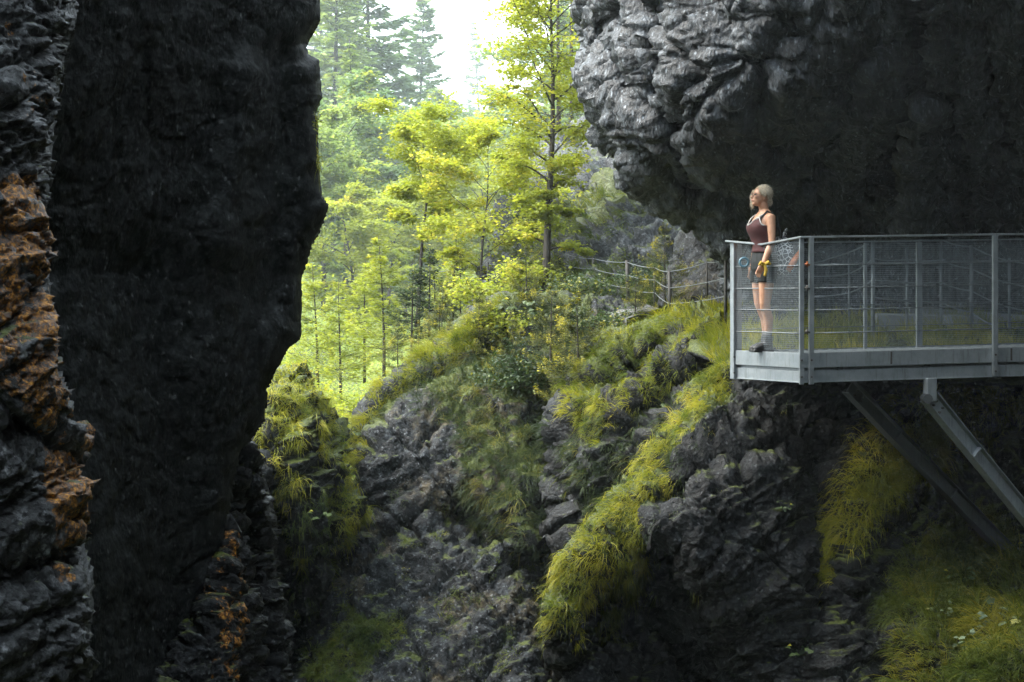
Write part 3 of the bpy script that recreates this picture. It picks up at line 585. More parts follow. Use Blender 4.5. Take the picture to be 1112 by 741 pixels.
def curve(p0, d0, L, n, rng, wander=.25, grav=0.0):
    pts = [np.array(p0, float)]; d = nrm(np.array(d0, float))
    for k in range(n):
        d = nrm(d + rng.normal(size=3) * wander / math.sqrt(n) + np.array([0, 0, grav / n])); pts.append(pts[-1] + d * L / n)
    return np.array(pts)
def make_broadleaf(name, h, cr, nleaf, ls, mat, seed, tr=.1, layered=.35, first=.3, limbs=16, bmat=None, lean=(0, 0), tint0=.4, climb=.5, taper=.2):
    rng = np.random.default_rng(seed); root = empty(name, (0, 0, 0), None, None)
    tb = MB(); tp = curve((0, 0, -.15), (lean[0], lean[1], 1), h * .95, 12, rng, .12)
    tb.tube(tp, np.linspace(tr, tr * .12, 13) * np.r_[1.35, np.ones(12)], 8)
    C = []; T = []
    for k in range(limbs):
        f = first + (1 - first) * (k + rng.uniform(0, .8)) / limbs; f = min(f, .98); a = k * 2.4 + rng.uniform(-.4, .4)
        i = f * 12; i0 = min(int(i), 11); p = tp[i0] * (1 - i + i0) + tp[i0 + 1] * (i - i0)
        prof = math.sin(math.pi * min(1, .18 + .95 * (1 - f) / (1 - first)) ** .9) ** .7 if f < .99 else .2
        L = cr * max(.25, prof) * rng.uniform(.6, 1.2) * (1.2 - taper * f)
        q = curve(p, (math.cos(a), math.sin(a), climb + .5 * f), L, 7, rng, .35, -.5)
        tb.tube(q, np.linspace(tr * .34 * (1.1 - f * .6), tr * .05, 8), 5)
        for j in range(7):
            g = rng.uniform(.25, 1); ii = g * 7; j0 = min(int(ii), 6); s = q[j0] * (1 - ii + j0) + q[j0 + 1] * (ii - j0)
            b = a + rng.choice([-1, 1]) * rng.uniform(.4, 1.2); sl = L * rng.uniform(.22, .5) * (1.2 - .5 * g)
            w = curve(s, (math.cos(b), math.sin(b), .15), sl, 4, rng, .4, -.3); tb.tube(w, np.linspace(tr * .08, tr * .025, 5), 3, caps=False)
            m = int(nleaf / (limbs * 7)); u = rng.uniform(.1, 1.1, m); iu = np.clip(u * 4, 0, 3.999); k0 = iu.astype(int); fr = (iu - k0)[:, None]
            c = w[k0] * (1 - fr) + w[k0 + 1] * fr + rng.normal(size=(m, 3)) * sl * .30 * np.array([1, 1, layered])
            C.append(c); T.append(np.full(m, tint0 + rng.normal() * .16))
    C = np.concatenate(C); T = np.concatenate(T) + rng.normal(size=len(C)) * .15
    tb.build('trunk', bmat or bark, root, True)
    V, F = leaves(C, tilt(len(C), rng), ls, rng)
    mk('crown', V, F, None, mat, root, False, {'tint': np.repeat(np.clip(T, 0, 1), 4)})
    return root
def make_spruce(name, h, w, mat, seed, step=.5, nl=.22, dens=26, tr=.18, droop=.5, first=.08, bmat=None, tipyel=0.0, sparse=0.0, flat=.3):
    rng = np.random.default_rng(seed); root = empty(name, (0, 0, 0), None, None); tb = MB()
    tp = curve((0, 0, -.2), (0, 0, 1), h, 10, rng, .03); tb.tube(tp, np.linspace(tr, tr * .1, 11), 7)
    z = h * first; C = []; D = []; T = []
    while z < h * .985:
        f = z / h; bl = w * (1 - f) ** .85 * (1 if f > .15 else .8) + .04 * w
        for k in range(rng.integers(5, 8)):
            if rng.uniform() < sparse: continue
            a = rng.uniform(0, 2 * math.pi); L = bl * rng.uniform(.65, 1.15)
            i = min(f * 10, 9.99); i0 = int(i); p = tp[i0] * (1 - i + i0) + tp[i0 + 1] * (i - i0)
            q = curve(p, (math.cos(a), math.sin(a), .25 - droop * (1 - f)), L, 5, rng, .15, .35)
            tb.tube(q, np.linspace(tr * .2 * (1 - f * .6), tr * .04, 6), 4, caps=False)
            m = max(6, int(dens * L)); u = rng.uniform(.12, 1.04, m); iu = np.clip(u * 5, 0, 4.999); k0 = iu.astype(int); fr = (iu - k0)[:, None]
            ax = nrm(q[-1] - q[0]); sd = nrm(np.cross(ax, [0, 0, 1.])); sg = rng.choice([-1, 1], m)
            off = rng.uniform(0, .34, m) * L * (1.1 - u)
            c = q[k0] * (1 - fr) + q[k0 + 1] * fr + sd * (sg * off)[:, None] + np.array([0, 0, 1.]) * (-off * flat + rng.normal(size=m) * .03)[:, None]
            C.append(c); D.append(nrm(ax * .7 + sd * sg[:, None] * .8 + np.array([0, 0, -.25]) + rng.normal(size=(m, 3)) * .22)); T.append(np.clip(.35 + rng.normal() * .15 + rng.normal(size=m) * .13 + tipyel * (u - .55), 0, 1))
        z += step * rng.uniform(.75, 1.2) * (1.1 - .45 * f)
    C, D, T = np.concatenate(C), np.concatenate(D), np.concatenate(T); n = len(C)
    tb.build('trunk', bmat or bark, root, True)
    s = nrm(np.cross(D, tilt(n, rng, .5))); L = nl * rng.uniform(.6, 1.3, (n, 1))
    V = np.stack([C - D * L * .2, C + D * L * .3 + s * L * .17, C + D * L * .9, C + D * L * .3 - s * L * .17], 1).reshape(-1, 3)
    mk('crown', V, np.arange(4 * n).reshape(n, 4), None, mat, root, False, {'tint': np.repeat(T, 4)})
    return root
def put(root, loc, label, cat, group=None, s=1.0, rz=0.0, sz=None, name=None):
    root.location = Vector([float(c) for c in loc]); root.scale = (s, s, s * (sz or 1)); root.rotation_euler = (0, 0, rz); tag(root, label, cat, group)
    if 'group' in root and group is None: del root['group']
    return root
def dup(root):
    r = root.copy(); COL.objects.link(r)
    for ch in list(root.children):
        c = ch.copy(); COL.objects.link(c); c.parent = r
    return r
def on_hill(px, d, sink=.1):
    x = (px - CX) / FPX * d; z = float(hill(np.array([[x]]), np.array([[float(d)]]))[0, 0]); return np.array([x, d, z - sink])
# ================================================================= trees, shrubs and herbs
# the maple by the path
mpl = make_broadleaf('maple_tree', 6.6, 2.7, 25000, .08, lm_yel, 201, tr=.075, layered=.45, first=.16, limbs=42, bmat=bark, tint0=.5, climb=.7, taper=.95)
put(mpl, P(590, 322, 29.0) - np.array([0, 0, .15]), 'slender maple with dark trunk and layered yellow green leaves beside the path fence', 'maple tree')
t2 = make_broadleaf('young_maple', 4.1, 1.5, 15000, .085, lm_yel, 202, tr=.045, climb=.8, layered=.5, first=.3, limbs=16, tint0=.45)
put(t2, P(453, 330, 33.0) - np.array([0, 0, .3]), 'thin young maple with pale yellow leaves left of the dark trunked maple', 'maple tree')
t3 = make_broadleaf('young_maple', 3.7, 1.5, 14000, .085, lm_yel, 203, tr=.04, climb=.8, layered=.5, first=.15, limbs=16, tint0=.6)
put(t3, P(520, 335, 31.5) - np.array([0, 0, .5]), 'leaning yellow leaved sapling between the two maples above the crest', 'maple tree')
# two bare trunked conifers behind the maple
for k, (px, d, lb) in enumerate(((606, 40, 'tall thin spruce with bare dark trunk behind the maple'), (622, 42, 'thin bare spruce trunk close against the overhanging cliff'))):
    s = make_spruce('bare_spruce', 11 + k, 1.1, lm_dark, 210 + k, .55, .10, 30, .09, .5, .25, sparse=.35)
    put(s, np.array([(px - CX) / FPX * d, d, -.5]), lb, 'spruce tree')
# saplings on the sunny slope
sap = make_spruce('spruce_sapling', 2.6, 1.15, lm_yel, 220, .24, .085, 130, .035, .15, .2, tipyel=.5, flat=.1)
sap2 = make_spruce('spruce_sapling', 2.2, 1.1, lm_dark, 221, .24, .08, 130, .035, .1, .2, tipyel=.6, flat=.1)
sp = [(417, 392, 31, 1.0, 0, 'tallest yellow topped spruce sapling with straight dark stem on the crest'), (370, 424, 33, .95, 0, 'yellow spruce sapling furthest left, above the mossy mound'),
      (447, 372, 30, .72, 1, 'dark green sapling just right of the tallest sapling'), (466, 350, 30, .72, 1, 'dark bushy sapling on the crest beside the young maple'), (396, 400, 36, 1.0, 0, 'pale yellow sapling behind the two left saplings'),
      (492, 345, 34, .9, 0, 'yellow sapling at the end of the sapling row near the crest top'), (345, 420, 36, 1.15, 0, 'hazy yellow sapling against the edge of the dark cliff')]
u0 = [False, False]
for px, py, d, s, w, lb in sp:
    o = (sap, sap2)[w]
    if u0[w]: o = dup(o)
    u0[w] = True
    put(o, P(px, py, d) - np.array([0, 0, .12]), lb, 'sapling', 'spruce saplings on the sunny crest', s, px * .7)
# young spruces by the path
y1 = make_spruce('young_spruce', 1.9, 1.0, lm_tip, 230, .23, .045, 330, .03, .0, .05, tipyel=1.1, flat=.12)
y2 = dup(y1); y3 = dup(y1)
put(y1, P(628, 440, 22.2), 'young spruce with bright yellow shoot tips below the fence', 'spruce tree', 'young spruces by the path', .86, .4)
put(y2, P(722, 322, 25.0), 'small dark spruce in front of the rock behind the path fence', 'spruce tree', 'young spruces by the path', .62, 2.)
put(y3, P(598, 404, 23.6), 'squat young spruce half hidden left of the yellow tipped one', 'spruce tree', 'young spruces by the path', .7, 4.)
y4 = dup(y1); put(y4, P(556, 400, 24.2) - np.array([0, 0, .1]), 'dark young spruce on the crest under the yellow leaved shrub', 'spruce tree', 'young spruces by the path', .5, 5.); y5 = dup(y1); put(y5, P(478, 398, 25.6) - np.array([0, 0, .1]), 'low young spruce on the crest right of the sapling row', 'spruce tree', 'young spruces by the path', .6, 1.)
for px, py, d, s, lb in [(572, 348, 25.6, 0.71, 'young spruce under the maple trunk'), (520, 380, 25.0, 0.60, 'young spruce on the slope below the yellow maple shrub'), (480, 386, 26, 0.64, 'dark young spruce at the right end of the sapling row'), (432, 416, 26.5, 0.60, 'young spruce on the crest right below the tallest sapling'), (455, 403, 26, 0.45, 'young spruce in the middle of the mossy crest'), (690, 343, 24, 0.45, 'tiny young spruce beside the split fence post'), (500, 343, 30, 0.68, 'young spruce on the crest top below the leaning sapling')]:
    put(dup(y1), P(px, py, d) - np.array([0, 0, .1]), lb, 'spruce tree', 'young spruces by the path', s, px * 2.1)
# broad-leaved shrubs
def make_shrub(name, rx, rz_, n, ls, mat, seed, stems=14, tint0=.4, layered=.5):
    rng = np.random.default_rng(seed); root = empty(name, (0, 0, 0), None, None); tb = MB(); C = []; T = []
    for k in range(stems):
        a = rng.uniform(0, 6.28); q = curve((0, 0, -.05), (math.cos(a) * rx, math.sin(a) * rx, rz_ * rng.uniform(.5, 1.2)), math.hypot(rx, rz_) * rng.uniform(.6, 1.05), 6, rng, .35, -.25)
        tb.tube(q, np.linspace(.014, .003, 7), 4, caps=False)
        m = n // stems; u = rng.uniform(.3, 1.05, m) * 6; k0 = np.clip(u.astype(int), 0, 5); fr = (u - k0)[:, None]
        C.append(q[k0] * (1 - fr) + q[k0 + 1] * fr + rng.normal(size=(m, 3)) * rx * .24 * np.array([1, 1, layered])); T.append(np.full(m, tint0 + rng.normal() * .2))
    C = np.concatenate(C); T = np.concatenate(T) + rng.normal(size=len(C)) * .15
    tb.build('stem', bark, root, True); V, F = leaves(C, tilt(len(C), rng, .5), ls, rng, .75)
    mk('foliage', V, F, None, mat, root, False, {'tint': np.repeat(np.clip(T, 0, 1), 4)}); return root
shr = [make_shrub('shrub', .7, .6, 1900, .07, lm_dark, 240, tint0=.25), make_shrub('shrub', .7, .55, 1500, .085, lm_yel, 241, tint0=.5), make_shrub('shrub', .8, .5, 1600, .07, lm_dark, 242, tint0=.55)]
us = [0, 0, 0]
for px, py, d, k, s, lb in [
    (545, 352, 25.3, 1, .62, 'yellow leaved maple shrub on the crest left of the dark spruce'), (600, 335, 26, 2, .7, 'green shrub at the foot of the maple trunk'), (655, 345, 24, 2, .6, 'leafy shrub in front of the path fence'), (560, 300, 29, 1, .8, 'yellow shrub behind the maple trunk at the path'), (530, 320, 29, 1, .85, 'yellow shrub left of the maple by the fence end'), (625, 310, 27.5, 2, .7, 'hazy shrub between the maple and the fence posts'), (700, 300, 26.5, 0, .55, 'dark shrub at the base of the far rock'), (392, 440, 27, 1, .7, 'yellow shrub on the sunny crest above the grey slope'), (365, 452, 29, 1, .9, 'bright shrub in the gap behind the mossy mound'), (420, 425, 28, 1, .7, 'yellow shrub under the tallest sapling'), (340, 440, 30, 1, 1., 'bright shrub against the dark cliff edge'), (312, 398, 24.5, 1, .5, 'small bright shrub topping the mossy mound'), (780, 345, 21.8, 2, .35, 'low herb clump by the left end of the walkway'), (585, 395, 24, 0, .7, 'dark shrub behind the yellow tipped spruce'), (560, 410, 24, 0, .7, 'dark shrub in shade at the top of the grey slope')]:
    o = shr[k] if us[k] == 0 else dup(shr[k]); us[k] += 1
    put(o, P(px, py, d) - np.array([0, 0, .1]), lb, 'shrub', 'shrubs along the crest and path', s, px * 1.3)
# large-leaved plants on the banks
def make_herb(name, n, L, lw, mat, seed, hue=.4):
    rng = np.random.default_rng(seed); root = empty(name, (0, 0, 0), None, None); tb = MB(); lf = MB()
    for k in range(n):
        a = rng.uniform(0, 6.28); q = curve((0, 0, 0), (math.cos(a) * .8, math.sin(a) * .8, .8), L * rng.uniform(.6, 1.2), 5, rng, .25, -.3); tb.tube(q, np.linspace(.004, .0025, 6), 4, caps=False)
        u = nrm(np.array([math.cos(a) * .3, math.sin(a) * .3, 1]) + rng.normal(size=3) * .25); d = nrm(np.cross(np.cross(u, nrm(q[-1] - q[-2])), u)); s = np.cross(u, d); w = lw * rng.uniform(.7, 1.2)
        ang = np.linspace(0, 2 * math.pi, 11)[:-1]; rr = w * np.array([1.05, .7, 1.0, .66, .85, .4, .85, .66, 1.0, .7]) * .55     # lobed leaf
        ring = q[-1] + d * w * .4 + (np.cos(ang) * rr)[:, None] * d + (np.sin(ang) * rr)[:, None] * s - u * .18 * rr[:, None] * np.abs(np.sin(ang))[:, None]
        V = np.concatenate([[q[-1] + d * w * .4 + u * .02], ring]); F = np.array([[0, 1 + i, 1 + (i + 1) % 10] for i in range(10)]); lf.add(V, None, F, np.clip(hue + rng.normal() * .25, 0, 1))
    tb.build('stem', lm_dark, root, True); o = lf.build('foliage', mat, root); return root
lm_herb = leaf_mat('pale_herb_leaves', (.09, .13, .08), (.22, .28, .16), (.62, .50, .03), .3)
lm_herb2 = leaf_mat('dark_herb_leaves', (.03, .055, .02), (.09, .13, .035), (.42, .38, .03), .35)
hb = [make_herb('broad_leaved_plant', 16, .26, .11, lm_herb, 250, .45), make_herb('broad_leaved_plant', 16, .20, .075, lm_herb2, 251, .45)]
uh = [0, 0]
for r_, px, py, k, s, lb in [
    (K, 1085, 690, 0, 1.0, 'pale broad leaved plant with a yellow leaf in the lower right corner'), (K, 1060, 712, 0, .7, 'grey green broad leaved plant left of the lower right corner plant'), (K, 1020, 688, 0, .5, 'small pale herb on the left side of the lower right grass'),
    (K, 1092, 618, 1, 1.1, 'yellow green herb at the footing of the dark brace'), (K, 1010, 590, 1, .8, 'herb with pale leaves between the two braces'), (J, 860, 715, 1, 1.0, 'herb at the foot of the dark rock beneath the walkway'), (J, 885, 690, 1, .8, 'leafy herb in the corner between rock and right buttress'),
    (J, 880, 722, 1, .9, 'lowest leafy herb under the dark rock face'), (J, 842, 562, 1, .5, 'lone yellow herb on the dark rock face'), (Hk, 720, 450, 1, 1.0, 'dark herb in the shaded hollow of the path side rock'), (Hk, 745, 425, 1, 1.0, 'herb hanging under the second band of grass'),
    (G, 560, 345, 1, 1.6, 'large leaved plant with yellow leaves on the crest'), (G, 535, 365, 1, 1.4, 'yellow leaved plant left below the crest'), (G, 590, 360, 1, 1.3, 'leafy plant left of the yellow tipped spruce'), (G, 610, 560, 1, .8, 'small herb with yellow flowers on the shaded slope'),
    (E, 372, 480, 1, 1.2, 'bright herb on the right shoulder of the mossy mound'), (E, 330, 560, 1, 1.0, 'dark herb on the flank of the mossy mound'), (K, 1040, 655, 1, .9, 'herb amid the long grass under the brace')]:
    p, nn, ok = on_rock(r_, np.array([float(px)]), np.array([float(py)]))
    o = hb[k] if uh[k] == 0 else dup(hb[k]); uh[k] += 1
    put(o, p[0], lb, 'plant', 'broad leaved plants on the rocks', s, px * .9)

# the wooded valley beyond
far_sp = [make_spruce('spruce_tree', 24, 5.4, lm_cool, 260, .7, .6, 30, .28, .55, .05), make_spruce('spruce_tree', 22, 4.0, lm_mid, 261, .65, .5, 30, .25, .45, .05), make_spruce('spruce_tree', 18, 2.8, lm_cool, 262, .8, .45, 28, .2, .5, .1, sparse=.2)]
far_bl = [make_broadleaf('broadleaf_tree', 13, 4.4, 17000, .36, lm_mid, 270, tr=.2, layered=.5, first=.12, limbs=20, tint0=.4), make_broadleaf('broadleaf_tree', 11, 4.0, 16000, .34, lm_yel, 271, tr=.17, layered=.35, first=.1, limbs=20, tint0=.4), make_broadleaf('broadleaf_tree', 14, 4.8, 17000, .38, lm_cool, 272, tr=.2, layered=.5, first=.12, limbs=20, tint0=.6)]
uf = {}
def far(kind, k, px, d, s, lb, grp, dz=0.0):
    lst = far_sp if kind == 's' else far_bl; o = lst[k]
    if (kind, k) in uf: o = dup(o)
    d = d * 1.7; s = s * 1.7; uf[(kind, k)] = 1; p = on_hill(px, d, .3); p[2] += dz
    put(o, p, lb, 'spruce tree' if kind == 's' else 'broadleaf tree', grp, s, px * 1.7)
GS, GB = 'spruces in the valley beyond the gorge', 'broadleaf trees in the valley beyond the gorge'
for a in [('s', 0, 405, 98, 1.0, 'big drooping spruce with dark core filling the upper left of the valley', GS), ('s', 0, 452, 125, .92, 'drooping grey green spruce whose boughs reach into the white sky', GS), ('s', 1, 362, 88, .95, 'yellow green spruce closest to the dark cliff at the top', GS),
          ('s', 2, 523, 255, 1.75, 'lone small spruce standing against the white sky', GS), ('s', 1, 385, 66, .5, 'tall yellowish conifer in the middle left of the valley', GS), ('s', 0, 345, 140, 1.0, 'hazy spruce behind the edge of the dark cliff', GS),
          ('s', 2, 492, 180, .7, 'pale hazy spruce below the gap of sky', GS), ('s', 1, 610, 110, .95, 'faint spruce behind the top of the maple', GS), ('s', 0, 650, 150, 1.0, 'pale spruce hidden by the maple and overhang', GS), ('s', 2, 575, 190, .95, 'thin hazy spruce right of the sky gap', GS),
          ('b', 0, 440, 78, .75, 'rounded pale green tree in the centre of the valley', GB), ('b', 1, 480, 70, .7, 'yellow green tree left of the maple crown', GB), ('b', 2, 500, 120, .9, 'hazy blue green tree beneath the sky gap', GB), ('b', 0, 545, 105, .95, 'pale tree right behind the maple crown', GB),
          ('b', 2, 372, 60, .6, 'blue green tree half behind the dark cliff', GB), ('b', 1, 420, 56, .5, 'small yellow green tree over the saplings', GB), ('b', 1, 540, 62, .6, 'bright tree low behind the maple trunk', GB), ('b', 0, 350, 52, .5, 'leafy tree low down beside the dark cliff', GB),
          ('b', 2, 465, 100, .8, 'cool green tree in the hazy middle of the valley', GB), ('b', 0, 585, 82, .8, 'pale green tree framed by the maple limbs', GB), ('b', 1, 515, 90, .8, 'pale yellow tree behind the leaning sapling', GB), ('b', 1, 395, 48, .42, 'yellow tree just behind the left saplings', GB), ('b', 2, 640, 75, .8, 'hazy tree in front of the far rock top', GB)]:
    far(*a)
# undergrowth: the mass of bushes that covers the slope
rng = np.random.default_rng(300); C = []; T = []; S = []
for k in range(2900):
    d = 30 * (16 ** rng.uniform(0, 1)); px = rng.uniform(250, 720); x = (px - CX) / FPX * d
    z = float(hill(np.array([[x]]), np.array([[d]]))[0, 0]); rr = rng.uniform(.35, .9) * (d / 40) ** .75; m = 190
    v = nrm(rng.normal(size=(m, 3))) * rng.uniform(.55, 1.05, (m, 1)) * rr * np.array([1.2, 1.2, .75]) + rng.normal(size=(m, 3)) * rr * .12
    v[:, 2] = np.abs(v[:, 2]); C.append(v + np.array([x, d, z])); T.append(np.full(m, rng.uniform(.05, .9)) + rng.normal(size=m) * .12); S.append(np.full(m, max(.06, 2.6 * d / FPX)))
C = np.concatenate(C); T = np.clip(np.concatenate(T), 0, .93); S = np.concatenate(S)
V, F = leaves(C, tilt(len(C), rng, .5), S, rng, .75)
o = mk('undergrowth', V, F, None, lm_mid, None, False, {'tint': np.repeat(T, 4)}); tag(o, 'leafy undergrowth covering the slope of the valley beyond the gorge', 'undergrowth', kind='stuff')
# ================================================================= the steel walkway
def steel(name, base=.30, metal=.55):
    g = NG(name); o = g.n('NewGeometry').outputs['Position']
    n = g.noise(o, 9, 6, .65); s = g.noise(g.n('Mapping', {'Vector': o, 'Scale': (16, 16, 1.6)}).outputs[0], 2.2, 5, .7); fl = g.n('TexVoronoi', {'Vector': o, 'Scale': 60}).outputs['Color']
    c = g.mix(g.ramp(n, [(.3, 0.0), (.7, 1.0)]), (base * .72, base * .82, base * .88), (base * 1.12, base * 1.24, base * 1.3))
    c = g.mix(g.math('MULTIPLY', g.ramp(s, [(.52, 0.0), (.70, 1.0)]), .6), c, (base * .32, base * .33, base * .32))
    c = g.mix(g.ramp(fl, [(.0, .18), (1.0, 0.0)]), c, (base * .6, base * .66, base * .7))
    b = g.n('BsdfPrincipled', {'Base Color': c, 'Metallic': metal, 'Roughness': g.ramp(n, [(.3, .38), (.7, .62)]), 'Normal': g.n('Bump', {'Height': n, 'Strength': .2, 'Distance': .01}).outputs[0]})
    return g.end(b.outputs[0])
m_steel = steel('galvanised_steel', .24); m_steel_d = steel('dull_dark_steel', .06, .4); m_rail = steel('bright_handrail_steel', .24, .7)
m_cable = steel('steel_cable', .16); m_rust = simple_mat('rusty_clamp', (.24, .07, .02), .6, .5, .3); m_bolt = simple_mat('dark_bolt', (.06, .055, .05), .5, .6, .2)
g = NG('woven_wire_mesh'); ob = g.n('SeparateXYZ', {0: g.n('TexCoord').outputs['Object']})
def wires(axis, pitch, w):
    f = g.math('FRACT', g.math('DIVIDE', g.math('ADD', ob.outputs[axis], 50.0), pitch)); return g.math('LESS_THAN', f, w)
al = g.math('MAXIMUM', wires(0, .013, .085), wires(2, .021, .045))
wn = g.noise(g.n('TexCoord').outputs['Object'], 1.6, 3, .6)
bs = g.n('BsdfPrincipled', {'Base Color': (.34, .39, .42, 1), 'Metallic': .2, 'Roughness': .45})
m_mesh = g.end(g.n('MixShader', {0: al, 1: g.n('BsdfTransparent').outputs[0], 2: bs.outputs[0]}).outputs[0])

A0, B0 = np.array([2.326, 18.03]), np.array([2.88, 17.0]); dr = nrm(np.array([2.35, .44])); nb = np.array([-dr[1], dr[0]])
LEN = 6.4; DK = -.53; TOP = .642; BOT = -.807
def wp(s, off, z):   # s metres along the front from B0, off inward
    q = B0 + dr * s + nb * off; return np.array([q[0], q[1], z + .021 * s])
root = empty('walkway', wp(0, 0, BOT), 'galvanised steel walkway with mesh railing jutting out from the cliff', 'walkway'); org = np.array(root.location)
def part(mb, name, mat, parent=root, smooth=False): return mb.build(name, mat, parent, smooth, org)
# deck: frame plate and grating bars
mb = MB(); E3 = np.array([A0[0] + .03, A0[1], DK - .02])
bk = 1.12
V = [np.array([A0[0], A0[1], DK]), wp(0, .03, DK), wp(LEN, .03, DK), wp(LEN, bk, DK), wp(-.25, bk, DK)]
V2 = [v - np.array([0, 0, .035]) for v in V]; mb.add(np.array(V + V2), [[0, 1, 6, 5], [1, 2, 7, 6], [2, 3, 8, 7], [3, 4, 9, 8], [4, 0, 5, 9]], [[0, 4, 1], [1, 4, 3], [1, 3, 2], [5, 6, 9], [6, 8, 9], [6, 7, 8]])
part(mb, 'deck', simple_mat('wet_deck_plate', (.30, .33, .35), .35, .5, .35, 6, .4))
mb = MB()
for k in range(0, int(LEN / .11)): mb.bar(wp(k * .11 + .05, .06, DK + .006), wp(k * .11 + .05, bk - .03, DK + .006), .018, .010, bev=.002)
part(mb, 'tread_bars', m_steel)
a3, b3 = np.array([A0[0], A0[1], 0]), np.array([B0[0], B0[1], 0])
def z3(p, z): return np.array([p[0], p[1], z])
def edge_beam(p, q, name):
    n = nrm(np.cross(nrm(q - p), [0, 0, 1.])); n = n if n[1] < 0 else -n
    m = MB(); up = np.array([0, 0, 1.])
    m.bar(p + up * (DK - .055), q + up * (DK - .055), .012, .15, bev=.003)
    m.bar(p + up * (DK - .002) - n * .03, q + up * (DK - .002) - n * .03, .06, .012, bev=.003)
    m.bar(p + up * (DK - .150) - n * .045, q + up * (DK - .150) - n * .045, .012, .05, bev=.003)
    m.bar(p + up * (BOT + .058) - n * .02, q + up * (BOT + .058) - n * .02, .014, .116, bev=.003)
    m.bar(p + up * (BOT + .004) - n * .05, q + up * (BOT + .004) - n * .05, .09, .012, bev=.003)
    return part(m, name, m_steel)
sl = np.array([0, 0, .021 * LEN]); fr0 = z3(B0, 0); fr1 = wp(LEN, 0, 0)
edge_beam(fr0 + np.array([.02, .0, 0]), fr1, 'edge_beam'); edge_beam(z3(A0, 0), z3(B0, 0) - np.array([.012, 0, 0]), 'edge_beam'); edge_beam(wp(-.2, bk + .03, 0), wp(LEN, bk + .03, 0), 'edge_beam')
for s in (.42, 1.35, 2.6, 3.7, 5.2): mb = MB(); mb.bar(wp(s, .02, BOT + .12), wp(s, bk, BOT + .12), .06, .14, bev=.004); part(mb, 'cross_beam', m_steel_d)
# front fascia joints
for s in (.95, 2.25, 3.6): mb = MB(); mb.bar(wp(s, -.010, DK - .115), wp(s, -.010, DK + .01), .006, .018, (1, 0, 0), bev=.001); part(mb, 'joint_strip', m_bolt)
# posts
def post(p, z0, z1, w=.05, t=.035, dz=0, axis=None, name='post', mat=None):
    m = MB(); m.bar(np.array([p[0], p[1], z0 + dz]), np.array([p[0], p[1], z1 + dz]), w, t, up=(nb[0], nb[1], 0) if axis is None else axis)
    o = part(m, name, mat or m_steel); b = MB()
    if z0 < DK:
        for zz in (DK - .05, BOT + .06):
            b = MB(); c = np.array([p[0], p[1] - t / 2 - .004, zz + dz]); b.tube([c, c + np.array([0, -.012, 0])], .011, 6); part(b, 'bolt', m_bolt, o)
    return o
post(wp(0, -.012, 0), BOT - .015, TOP - .01, .045, .03)
post(wp(.095, -.03, 0), BOT - .015, TOP, .05, .035)
for s in (2.06, 4.05, 6.0): post(wp(s, -.03, 0), BOT + .01, TOP - .01, .055, .035, .021 * s)
ca = nrm(np.array([B0[0] - A0[0], B0[1] - A0[1]])); post(A0 + np.array([-.0, -.0]) + ca * .03, BOT - .005, TOP - .02, .07, .05, axis=(ca[1], -ca[0], 0))
post(wp(-.28, bk - .02, 0), DK, TOP - .03, .045, .03)
for px in (938, 999, 1125, 1240):
    s = ((px - CX) / FPX * 18.35 - 2.88 + .206) / .983; post(wp(s, bk - .02, 0), DK, TOP - .035, .065 if px == 999 else .035, .03, .021 * s, mat=m_rail if px == 999 else None)
# handrails
def rail(pts, name='handrail', w=.05, h=.022):
    m = MB()
    for p, q in zip(pts[:-1], pts[1:]): m.bar(p - nrm(q - p) * .004, q + nrm(q - p) * .004, w, h, bev=.005)
    return part(m, name, m_rail)
rail([wp(-.02, -.02, TOP), wp(2.0, -.02, TOP), wp(4.0, -.02, TOP), wp(LEN, -.02, TOP)])
rail([z3(A0, TOP) + np.array([-.05, .02, .0]), np.array([2.585, 17.55, TOP - .052]), z3(B0, TOP) + np.array([0, -.01, .0])], w=.055)
rail([wp(-.3, bk - .02, TOP - .02), wp(LEN, bk - .02, TOP - .02)], w=.035, h=.016)
# horizontal rods
def rod(p, q, r=.0065, name='rod', mat=None, sag=0.0):
    t = np.linspace(0, 1, 9)[:, None]; pts = p * (1 - t) + q * t; pts[:, 2] -= sag * 4 * (t[:, 0] * (1 - t[:, 0])); m = MB(); m.tube(pts, r, 6); return part(m, name, mat or m_cable, smooth=True)
for z in (.362, .135, -.085, -.315):
    rod(wp(0, -.005, z), wp(LEN, -.005, z)); rod(z3(A0, z + .005), z3(B0, z)); rod(wp(-.25, bk - .02, z + .03), wp(LEN, bk - .02, z + .03), .005)
# wire mesh panels
def panel(p, q, z0, z1, dz0=0.0, dz1=0.0, name='mesh_panel'):
    L = math.hypot(q[0] - p[0], q[1] - p[1]); n = 24; x = np.linspace(0, L, n); V = np.concatenate([np.stack([x, .004 * np.sin(x * 5), z0 + (dz0 + (dz1 - dz0) * x / L)], 1), np.stack([x, .004 * np.sin(x * 7), z1 + (dz0 + (dz1 - dz0) * x / L)], 1)])
    if name == 'mesh_dip': V[n:, 2] -= .05 * (1 - np.abs(x / L - .47) / .53)
    F = [[i, i + 1, n + i + 1, n + i] for i in range(n - 1)]; o = mk('mesh_panel', V, F, None, m_mesh, root)
    o.location = (p[0] - org[0], p[1] - org[1], -org[2]); o.rotation_euler = (0, 0, math.atan2(q[1] - p[1], q[0] - p[0])); return o
panel(A0, B0, DK + .03, TOP - .02, name='mesh_dip'); a_, b_ = wp(.1, .008, 0), wp(2.06, .008, 0); panel(a_, b_, DK + .03, TOP - .02, .0, .043)
a_, b_ = wp(2.07, .008, 0), wp(LEN, .008, 0); panel(a_, b_, DK + .03, TOP - .02, .043, .13); a_, b_ = wp(-.25, bk, 0), wp(LEN, bk, 0); panel(a_, b_, DK + .03, TOP - .04, -.005, .13)
